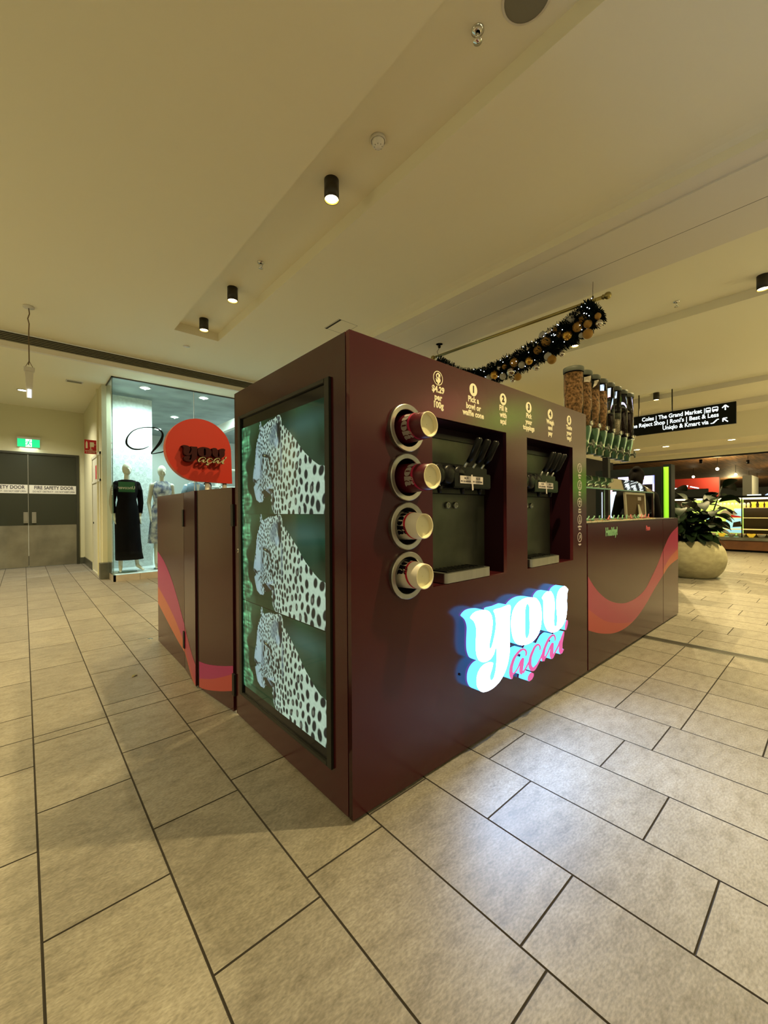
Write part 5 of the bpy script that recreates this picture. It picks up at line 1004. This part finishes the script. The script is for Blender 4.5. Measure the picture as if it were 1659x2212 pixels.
def person(x, y, z0, h, face, label, coat, legs, arms='down', mats_hair='hair'):
    """standing figure; face = direction (dx, dy) the person looks"""
    t = thing('person', (x, y, z0), label, 'person')
    f = Vector((face[0], face[1], 0)).normalized(); sd_ = Vector((-f.y, f.x, 0)); k = h/1.75; B = Vector((x, y, z0))
    P = lambda a, b_, c: B+sd_*a*k+f*b_*k+Vector((0, 0, c*k))
    caps = [(P(0, 0, 1.40), P(0, .01, 1.52), .055*k, .05*k)]; balls = []
    balls.append((P(0, .01, 1.63), (.078*k, .088*k, .112*k))); balls.append((P(0, .05, 1.575), (.048*k, .048*k, .05*k))); balls.append((P(0, .102, 1.615), (.012*k, .014*k, .02*k)))
    for s in (-1, 1): balls.append((P(s*.078, 0, 1.62), (.012*k, .018*k, .026*k)))
    el = [P(-.24, .02, 1.10), P(.24, .02, 1.10)]; wr = [P(-.23, .12, .90), P(.23, .12, .90)]
    if arms == 'front': wr = [P(-.10, .32, 1.08), P(.10, .32, 1.08)]; el = [P(-.25, .08, 1.12), P(.25, .08, 1.12)]
    hc = []
    for s in (0, 1): hc.append((el[s], wr[s], .036*k, .026*k)); hand(hc, wr[s], (wr[s]-el[s]), k)
    organic('body', caps+hc+[(P(-.09, 0, .06), P(-.09, .14, .03), .04*k, .03*k), (P(.09, 0, .06), P(.09, .14, .03), .04*k, .03*k), (P(-.05, 0, 1.0), P(0, 0, 1.42), .10*k, .06*k), (P(-.09, 0, .06), P(-.05, 0, 1.0), .05*k, .09*k), (P(.09, 0, .06), P(.05, 0, 1.0), .05*k, .09*k)] + [(P(s*.17, 0, 1.38), el[0 if s < 0 else 1], .05*k, .038*k) for s in (-1, 1)] + [(P(-.17, 0, 1.38), P(.17, 0, 1.38), .05*k, .05*k)], balls, 'skin', t, .0085, 4)
    cc = [(P(-.16, 0, 1.38), P(.16, 0, 1.38), .075*k, .075*k)]
    for s in (0, 1): cc += [(P((-1, 1)[s]*.19, 0, 1.37), el[s], .070*k, .056*k), (el[s], el[s]+(wr[s]-el[s])*.85, .054*k, .044*k)]
    organic('jacket', cc, [(P(0, 0, 1.22), (.19*k, .15*k, .24*k)), (P(0, 0, .98), (.18*k, .15*k, .18*k)), (P(0, -.02, 1.44), (.09*k, .09*k, .06*k))], coat, t, .012, 5)
    organic('trousers', [(P(s*.09, 0, .92), P(s*.10, 0, .50), .10*k, .070*k) for s in (-1, 1)]+[(P(s*.10, 0, .50), P(s*.10, 0, .09), .070*k, .052*k) for s in (-1, 1)], [], legs, t, .014, 4)
    organic('hair', [], [(P(0, -.025, 1.665), (.092*k, .098*k, .108*k)), (P(0, -.06, 1.60), (.09*k, .08*k, .13*k)), (P(0, -.07, 1.74), (.055*k, .055*k, .05*k))], mats_hair, t, .010, 3)
    # eyes and mouth
    g = G()
    for s in (-1, 1): g.ball(P(s*.030, .088, 1.637), .008*k, nu=8, nv=6)
    obj('eye', g, 'print_k', t); obj('mouth', G().ball(P(0, .094, 1.570), .012*k, nu=8, nv=6, sc3=(1.4, .6, .4)), 'redband', t)
person(2.33, 8.75, .11, 1.80, (-.35, -1), 'dark haired person inside the dress shop, face just above the gate', 'hood', 'trouser')
person(5.45, .66, 0, 1.76, (1, .35), 'person in dark jacket seen from behind beyond the serving counter', 'hood', 'trouser', 'front')

# ================================================================== RIGHT HAND BACKGROUND
g = G(); g.box(6.2, 12.4, 3.4, 3.6, 2.6, 3.75, 0); g.box(6.2, 12.4, 3.36, 3.6, 0, 2.6, 1); struct('wall_far_left', g, ['paint', 'blackm'])
g = G(); g.box(12.38, 13.4, 3.4, 9, 2.64, 3.0); struct('trim_6', g, 'paint')
# direction sign
SX = 9.2
t = thing('direction_sign', (SX, .9, 3.03), 'long black hanging direction sign with white lit lettering and arrows', 'sign')
obj('panel', G().box(SX, SX+.06, .095, 2.25, 2.823, 3.243, 0, .003), 'signblack', t)
for yy in (1.118, 1.73): obj('hanger', G().cyl((SX+.03, yy, 3.24), (SX+.03, yy, 3.71), .012, n=10), 'lampbody', t)
def stext(body, y, z, size, align, xs): 
    me = textmesh('t', body, size, .0008, .018, align=align, xs=xs); basis(me, (SX-.0015, y, z), (0,-1,0), (0,0,1)); return obj('sign_lettering', me, 'signwhite', t)
for body, yl, yr, z in (('Coles | The Grand Market |', 1.668, .572, 3.150), ("The Reject Shop | Roni's | Best & Less", 1.915, .354, 3.033), ('Uniqlo & Kmart via', 1.285, .515, 2.913)):
    me = textmesh('t', body, .118, .0008, .018, align='LEFT'); wd = max(v.co.x for v in me.vertices)-min(v.co.x for v in me.vertices); me.transform(Matrix.Diagonal(((yl-yr)/wd, 1, 1, 1)))
    basis(me, (SX-.0015, yl, z), (0,-1,0), (0,0,1)); obj('sign_lettering', me, 'signwhite', t)
def plate(g, polys2, mi=0): 
    for pl_ in polys2: g.add([(SX-.0018, p[0], p[1]) for p in pl_], [tuple(range(len(pl_)))], mi)
def bar(a, b_, r): 
    dx, dz = b_[0]-a[0], b_[1]-a[1]; L_ = math.hypot(dx, dz); nx, nz = -dz/L_*r, dx/L_*r
    return [(a[0]+nx, a[1]+nz), (b_[0]+nx, b_[1]+nz), (b_[0]-nx, b_[1]-nz), (a[0]-nx, a[1]-nz)]
g = G(); plate(g, [bar((.253, 3.105), (.253, 3.20), .010), bar((.253, 3.20), (.205, 3.152), .010), bar((.253, 3.20), (.301, 3.152), .010)])
plate(g, [bar((.215, 2.875), (.285, 2.945), .010), bar((.29, 2.95), (.225, 2.95), .010), bar((.29, 2.95), (.29, 2.885), .010)]); obj('arrow', g, 'signwhite', t)
g = G(); plate(g, [[(.555, 3.12), (.475, 3.12), (.475, 3.19), (.49, 3.20), (.54, 3.20), (.555, 3.19)], bar((.555, 3.105), (.475, 3.105), .005)]); plate(g, [[(.455, 3.115), (.36, 3.115), (.36, 3.185), (.375, 3.198), (.44, 3.198), (.455, 3.185)], [(.445, 3.100), (.425, 3.100), (.425, 3.115), (.445, 3.115)], [(.39, 3.100), (.37, 3.100), (.37, 3.115), (.39, 3.115)]]); 
plate(g, [bar((.48, 2.88), (.44, 2.88), .008), bar((.44, 2.88), (.38, 2.94), .012), bar((.38, 2.945), (.35, 2.945), .008)]); obj('symbol', g, 'signwhite', t)
g = G()
def pl2(x, pts, mi): g.add([(x, p[0], p[1]) for p in pts], [tuple(range(len(pts)))], mi)
pl2(SX-.0026, [(.545, 3.15), (.485, 3.15), (.485, 3.18), (.545, 3.18)], 0); pl2(SX-.0026, [(.445, 3.15), (.37, 3.15), (.37, 3.18), (.445, 3.18)], 0); obj('symbol_window', g, 'signblack', t)
# digital advertising totem
t = thing('digital_totem', (6.6, 1.1, 0), 'black digital advertising screen with pink and blue picture behind the counter', 'screen')
obj('casing', G().box(6.5, 6.70, .625, 1.60, 0, 1.868, 0, .004), 'signblack', t)
g = G(); g.box(6.494, 6.5, .70, 1.53, .30, 1.745, 0); g.box(6.492, 6.494, 1.27, 1.50, .55, 1.50, 1); g.box(6.492, 6.494, .72, 1.24, 1.60, 1.735, 2); g.box(6.492, 6.494, .72, .745, 1.2, 1.735, 2)
g.lathe([(.001, 0), (.075, 0)], (6.490, 1.40, 1.53), (-1, 0, 0), 24, mi=3, sm=False); g.lathe([(.018, .002), (.032, .002)], (6.490, 1.40, 1.53), (-1, 0, 0), 24, mi=1, sm=False); g.lathe([(.048, .002), (.060, .002)], (6.490, 1.40, 1.53), (-1, 0, 0), 24, mi=1, sm=False)
for k in range(9): g.box(6.4895, 6.4925, 1.05+.025*(k % 3), 1.09+.03*(k % 3), 1.33+.026*k, 1.345+.026*k, 4)
for k in range(7): g.box(6.4895, 6.4925, .90+.02*(k % 2), .955+.02*(k % 2), 1.30+.03*k, 1.315+.03*k, 4)
obj('display', g, ['addark', 'adblue', 'adviolet', 'adpink', 'signwhite'], t)
t = thing('lime_totem', (6.7, .55, 0), 'narrow totem edge with bright lime green strip beside the advertising screen', 'screen')
obj('casing', G().box(6.56, 6.78, .515, .618, 0, 1.90, 0, .003), 'signblack', t); obj('lit_edge', G().box(6.552, 6.56, .545, .612, .75, 1.86), 'lime', t)
# hanging christmas garland
t = thing('christmas_garland', (3.56, 1.5, 3.42), 'dark green christmas garland with gold and silver baubles hanging from a brass rod', 'garland')
g = G(); g.cyl((3.56, 2.68, 3.436), (3.56, .40, 3.398), .018, n=16); g.ball((3.56, .345, 3.397), .036); g.lathe([(.018, 0), (.026, .01), (.02, .03)], (3.56, .40, 3.398), (0, -1, 0), 16); g.ball((3.56, 2.72, 3.436), .034); obj('rod', g, 'rod', t)
g = G(); g.tube([(3.56, .49, 3.43), (3.56, .49, 3.52), (3.56, .488, 3.598)], .0022, 6)
g.tube([(3.56+.014*math.cos(a), .49, 3.43+.022*math.sin(a)) for a in [k*.6 for k in range(11)]], .004, 6); g.tube([(3.56, 2.62, 3.45), (3.555, 2.64, 3.50), (3.56, 2.60, 3.545)], .0035, 6); obj('suspension_wire', g, 'lampbody', t)
obj('ceiling_hook', G().lathe([(.001, -.055), (.016, -.052), (.024, -.03), (.012, -.02), (.012, 0), (.05, 0)], (3.56, 2.60, 3.598), n=14), 'black', t)
PATH = sm1([(a, b_) for a, b_ in GPATH], 6); NP = len(PATH)
def gp(s): i = min(int(s*(NP-1)), NP-2); f = s*(NP-1)-i; q = PATH[i]*(1-f)+PATH[i+1]*f; return Vector((3.56, q[0], q[1]))
def grad(s): return .165-.045*s if s > .06 else .11+.85*s
g = G(); g.tube([gp(i/30) for i in range(31)], [grad(i/30)*.55 for i in range(31)], 10)
rg = random.Random(5)
for _ in range(11000):
    s = rg.random(); c = gp(s); d_ = (gp(min(s+.02, 1))-gp(max(s-.02, 0))).normalized(); u = d_.orthogonal().normalized(); v = d_.cross(u)
    a = rg.random()*6.283; rad = (u*math.cos(a)+v*math.sin(a)); R_ = grad(s)*(.45+.42*rg.random()); p = c+rad*R_+d_*rg.uniform(-.02, .02)
    q = p+(rad*.8+Vector((rg.uniform(-1, 1), rg.uniform(-1, 1), rg.uniform(-1, 1)))*.8).normalized()*rg.uniform(.025, .05); w_ = (q-p).cross(rad+Vector((.1, .2, .3))).normalized()*.0055
    g.add([p-w_, p+w_, q+w_*.5, q-w_*.5], [(0,1,2,3)])
fo = obj('foliage', g, 'pine', t)
for y, z, r, k in BAUBLES:
    g = G(); g.ball((3.475, y, z), r, nu=20, nv=14); g.cyl((3.475, y, z+r*.95), (3.475, y, z+r*1.15), r*.18, n=8)
    obj('bauble', g, {'s': 'silver', 'w': 'white_b', 'g': 'gold_m', 'G': 'gold'}[k], t)
for i in range(64):
    s = rg.random()*.97+.01; c = gp(s); a = rg.uniform(-1.6, 1.6)
    rr_ = grad(s)*.93; p = c+Vector((-math.cos(a), 0, math.sin(a)))*rr_+Vector((-.012, 0, 0)); obj('fairy_light', G().ball(p, .0042, nu=8, nv=6), 'fairy', t)
# planter
t = thing('potted_plant', (8.0, .556, 0), 'big leafy dark green plant in a round pale stone pot behind the counter', 'plant')
PX, PY = 8.0, .556
obj('pot', G().lathe([(.001, .012), (.30, .012)]+[tuple(q) for q in sm1([(.33, .0), (.40, .06), (.46, .16), (.494, .28), (.497, .36), (.478, .47), (.435, .555), (.38, .62), (.345, .645)], 5)]+[(.325, .645), (.32, .60), (.001, .60)], (PX, PY, 0), n=56), 'pot', t)
obj('soil', G().lathe([(.001, .615), (.325, .605)], (PX, PY, 0), n=30), 'soil', t)
rg = random.Random(11); g = G(); gs = G()
def leafmesh(base, d_, L_, wd, droop):
    d_ = d_.normalized(); sd_ = d_.cross(Vector((0, 0, 1)));
    if sd_.length < .05: sd_ = Vector((1, 0, 0))
    sd_.normalize(); sd_ = (sd_+Vector((rg.uniform(-.3, .3), rg.uniform(-.3, .3), rg.uniform(-.5, .5)))).normalized(); nr = sd_.cross(d_).normalized(); n = 9; vs = []
    for i in range(n):
        s = i/(n-1); c = base+d_*L_*s+Vector((0, 0, -1))*droop*L_*s*s; w_ = wd*(math.sin(math.pi*min(1, s**1.15*.97+.02))**.62)
        vs += [c-sd_*w_+nr*w_*.25, c-nr*.0, c+sd_*w_+nr*w_*.25]
    g.add(vs, [(3*i+j, 3*i+j+1, 3*i+j+4, 3*i+j+3) for i in range(n-1) for j in (0, 1)], 0, True)
for (tx, ty, h) in ((-.25, .55, 1.66), (-.05, .30, 1.52), (.1, -.42, 1.60), (.05, -.15, 1.35), (-.35, .05, 1.25), (.25, .2, 1.3), (-.2, -.40, 1.15), (-.45, .40, 1.2)):
    p0 = Vector((PX+rg.uniform(-.1, .1), PY+rg.uniform(-.1, .1), .60)); p1 = Vector((PX+tx, PY+ty, h)); mid = (p0+p1)/2+Vector((tx*.1, ty*.1, -.05)); pts = [p0, p0.lerp(mid, .5)+Vector((0, 0, .03)), mid, mid.lerp(p1, .5), p1]; gs.tube(pts, [.016, .014, .011, .009, .005], 8)
    for k in range(19):
        s = .18+.82*(k+.5)/19; i = min(int(s*4), 3); b_ = pts[i].lerp(pts[i+1], s*4-i); a = k*2.4+rg.random()
        d_ = Vector((math.cos(a), math.sin(a), rg.uniform(-.05, .75))); pe = b_+d_.normalized()*.06; gs.tube([b_, pe], .003, 5); leafmesh(pe, d_, rg.uniform(.24, .36), rg.uniform(.072, .10), rg.uniform(.2, .85))
for k in range(50):
    a = rg.random()*6.283; r = rg.uniform(.05, .28); b_ = Vector((PX+r*math.cos(a), PY+r*math.sin(a), rg.uniform(.62, .95))); leafmesh(b_, Vector((math.cos(a), math.sin(a), rg.uniform(-.1, .9))), rg.uniform(.20, .30), rg.uniform(.06, .085), rg.uniform(.3, .9))
obj('foliage', g, 'leaf', t); obj('stems', gs, 'stem', t)
# fresh food market beyond
g = G(); g.box(13.35, 46, -10, 14, 3.08, 3.1, 1)
x = 13.4
while x < 45: g.box(x, x+.17, -10, 14, 2.98, 3.03, 0); x += .235 if x < 26 else .235
struct('ceiling_market', g, ['wood', 'dark'])
g = G(); g.box(46, 46.2, -10, 14, 0, 3.1, 0); g.box(30, 46, -10, 14, -.1, 0, 0); g.box(13.4, 46, 13.8, 14, 0, 3.1, 0); struct('wall_market', g, 'shopwall')
g = G(); g.box(13.30, 13.36, -9, 9, 2.62, 2.70, 0); g.cyl((13.8, -8, 2.86), (13.8, 8, 2.86), .02, n=8); struct('trim_7', g, 'black')
for i, (x, y) in enumerate(((13.9, 2.6), (13.9, .55), (15.3, -.1), (16.0, 1.9), (17.5, .9))):
    lab = 'small black track spotlight under the slatted market ceiling'
    t = thing('track_spotlight', (x, y, 2.86), lab, 'spotlight', 'black track spotlights under the market ceiling')
    obj('body', G().cyl((x, y, 2.86), (x, y, 2.98), .008, n=6).cyl((x, y, 2.72), (x-.01, y, 2.85), .045, .045, n=14), 'black', t)
for i, (x, y) in enumerate(((17.35, 1.69), (20.96, 1.68), (24.6, 1.69), (26.6, 1.62), (28.7, 3.63), (21.0, 3.1), (33.0, 1.2), (36.0, 2.8), (31.0, 3.4), (38.0, 1.7), (35.0, .4), (29.5, .6))):
    t = thing('market_lamp', (x, y, 2.60), ('warm glowing round lamp under the market ceiling, %s from the near end of the row' % ORD[i]) if i < 4 else 'tiny glowing lamp deep under the wooden market ceiling', 'lamp', 'lamps in the row' if i < 4 else 'tiny lamps deep in the market')
    obj('bulb', G().ball((x, y, 2.60), .05, nu=14, nv=10), 'lampglow', t); obj('cord', G().cyl((x, y, 2.67), (x, y, 2.98), .008, n=6), 'black', t)
light('market_lamp_light', 'POINT', (17.3, 1.7, 2.4), 90, WARM, shadow_soft_size=.1); light('market_lamp_light', 'POINT', (22, 0, 2.4), 120, WARM, shadow_soft_size=.1); light('market_lamp_light', 'POINT', (30, 3, 2.4), 160, WARM, shadow_soft_size=.1)
for i, (y, xx) in enumerate(((.518, 11.75), (1.85, 11.75), (2.535, 11.78))):
    t = thing('recessed_downlight', (xx, y, 2.856), ['small recessed downlight, rightmost of the three below the direction sign', 'small recessed downlight, middle of the three below the direction sign', 'small recessed downlight, leftmost of the three below the direction sign'][i], 'ceiling light', 'recessed downlights before the market')
    obj('ring', G().lathe([(.075, 0), (.10, -.002), (.098, -.012), (.07, -.012)], (xx, y, 2.857), n=24), 'paper', t); obj('lens', G().lathe([(.001, -.008), (.072, -.008)], (xx, y, 2.857), n=24), 'lampglow', t)
    light('lamp', 'SPOT', (xx, y, 2.84), 60, WARM, t, (0, 0, -1), spot_size=2.2, spot_blend=.6, shadow_soft_size=.06)
# bakery display case
t = thing('bakery_case', (14.2, .9, 0), 'long lit glass bakery display case on a dark wooden base', 'display case')
a, b_ = -1.4, 3.2
obj('base', G().box(13.92, 14.7, a, b_, .06, .32).box(13.98, 14.7, a, b_, 0, .06, 1), ['wood_d', 'blackm'], t)
obj('ledge', G().box(13.88, 14.7, a, b_, .32, .40, 0, .004), 'steel_d', t)
g = G(); g.box(13.90, 14.7, a, b_, 1.50, 1.555); g.box(14.62, 14.7, a, b_, .40, 1.5, 1)
for yy in (a, .60, b_-.03): g.box(13.90, 13.93, yy, yy+.02, .4, 1.5)
obj('case_frame', g, ['blackm', 'dark'], t); obj('light_strip', G().box(13.91, 13.97, a, b_, 1.465, 1.50), 'caselight', t)
obj('glass_front', G().box(13.895, 13.90, a, b_, .40, 1.50), 'clear', t)
for zz in (.625, .945, 1.225): obj('shelf', G().box(13.98, 14.45, a, b_, zz-.012, zz), 'caseglow', t)
g = G(); g.box(14.58, 14.60, .66, 1.9, .42, 1.47, 0); g.box(14.57, 14.58, .68, .86, .98, 1.20, 1); g.box(14.57, 14.58, 1.22, 1.5, .62, .95, 1); g.box(14.57, 14.58, .68, 1.10, .50, .62, 1)
g.add([(14.568, .72, .60), (14.568, 1.12, .60), (14.568, 1.02, .93), (14.568, .70, .95)], [(0,1,2,3)], 1); g.add([(14.566, .70, .93), (14.566, 1.0, .95), (14.566, .92, 1.02), (14.566, .72, .98)], [(0,1,2,3)], 3); g.add([(14.566, .80, 1.02), (14.566, 1.25, 1.0), (14.566, 1.10, 1.16), (14.566, .85, 1.14)], [(0,1,2,3)], 2)
g.add([(14.566, .70, .68), (14.566, .90, .66), (14.566, .88, .80), (14.566, .72, .84)], [(0,1,2,3)], 4)
obj('back_poster', g, ['poster_g', 'poster_b', 'poster_w', 'redband', 'dark'], t)
light('case_lamp', 'AREA', (14.15, .9, 1.46), 22, (1, .82, .45), t, (0, 0, -1), shape='RECTANGLE', size=.3, size_y=4.4)
ys = [1.29, 1.07, .86, .65, .44, .23, .02]
for i, y in enumerate(ys):
    m_ = ['bread', 'kraft', 'bread', 'bread2', 'granola', 'bread'][i % 6]
    tt = thing('pastry', (14.1, y, .40), 'pastry on the bottom shelf of the bakery case, %s from the left' % ORD[i], 'pastry', 'pastries on the bottom shelf of the bakery case')
    obj('crust', G().ball((14.1, y, .465), .06, nu=14, nv=8, sc3=(1, 1.1, .7)), m_, tt); obj('paper_collar', G().lathe([(.045, .405), (.085, .46), (.10, .50), (.096, .50), (.04, .408)], (14.1, y, 0), n=16), 'yellow' if i % 3 == 1 else 'paper', tt)
for i, y in enumerate((.385, .235, .11, -.05, -.2)):
    tt = thing('wrapped_cake', (14.12, y, 1.225), 'yellow wrapped cake on the top shelf of the bakery case, %s from the left' % ORD[i], 'cake', 'yellow wrapped cakes on the top shelf'); obj('wrapper', G().lathe([(.035, 1.226), (.05, 1.25), (.040, 1.30), (.058, 1.38), (.054, 1.38), (.001, 1.33)], (14.12, y, 0), n=14), 'yellow', tt); obj('cake', G().ball((14.12, y, 1.375), .045, nu=12, nv=8, sc3=(1, 1, .5)), 'choc', tt)
for i in range(9):
    y = .50+.085*i; tt = thing('dessert_glass', (14.12, y, 1.225), 'small pale dessert glass on the top shelf of the bakery case, %s from the right' % ORD[i], 'dessert', 'dessert glasses on the top shelf'); obj('glass', G().lathe([(.001, 1.227), (.028, 1.227), (.034, 1.33), (.030, 1.33)], (14.12, y, 0), n=12), 'card', tt); obj('cream_top', G().ball((14.12, y, 1.335), .03, nu=10, nv=6), 'paper', tt)
# shops deep inside the market
single('red_shop_fascia', G().box(18.0, 18.2, 1.75, 3.2, 1.95, 2.35).box(18.0, 18.2, 1.75, 2.05, .9, 1.95), 'shopred', 'red shop fascia deep in the market behind the plant', 'fascia')
single('white_neon_sign', G().tube([(17.0, 2.95, 2.02), (17.0, 2.9, 1.95), (17.0, 2.7, 1.95)], .02, 6).tube([(17.0, 2.62, 2.05), (17.0, 2.6, 1.95), (17.0, 2.5, 1.95), (17.0, 2.48, 2.05)], .02, 6).tube([(17.0, 2.40, 2.0), (17.0, 2.15, 1.93)], .018, 6), 'neonw', 'white neon sign strokes beyond the lime strip, left of the plant', 'neon sign')
single('exit_sign', G().box(20.0, 20.05, 2.25, 2.55, 2.05, 2.15), 'exitwhite', 'small pale green exit sign deep in the market, above the plant', 'exit sign')
single('exit_sign', G().box(20.0, 20.05, .82, 1.22, 1.62, 1.74), 'exitwhite', 'small pale green exit sign over the bakery case', 'exit sign')
t = thing('round_shop_sign', (19, .55, 1.7), 'half round pale blue lit sign above the right end of the bakery case', 'sign')
g = G(); g.add([(18.9, .42+.24*math.cos(k*math.pi/12), 1.56+.20*math.sin(k*math.pi/12)) for k in range(13)], [tuple(range(13))]); obj('lit_face', g, 'adblue', t); obj('canopy', G().box(18.92, 19.6, -.2, 1.1, 1.50, 1.60), 'blackm', t)
g = G(); g.box(24, 24.3, -3, 8, 0, 1.5, 0); g.box(22, 24, 1.3, 1.6, 0, 2.6, 1); struct('wall_market_far', g, ['kraft', 'shopwall'])
for (x0, x1, y0, y1, h, m_, lab) in ((16.0, 17.0, 1.6, 3.6, 1.15, 'wood_d', 'low dark wooden display stand behind the plant in the market'), (19.0, 20.5, -.8, 1.3, 1.25, 'kraft', 'tan display stand behind the bakery case')):
    t = thing('display_stand', ((x0+x1)/2, (y0+y1)/2, 0), lab, 'display stand'); obj('body', G().box(x0, x1, y0, y1, 0, h, 0, .01), m_, t); obj('top', G().box(x0-.03, x1+.03, y0-.03, y1+.03, h, h+.04), 'caseglow', t)
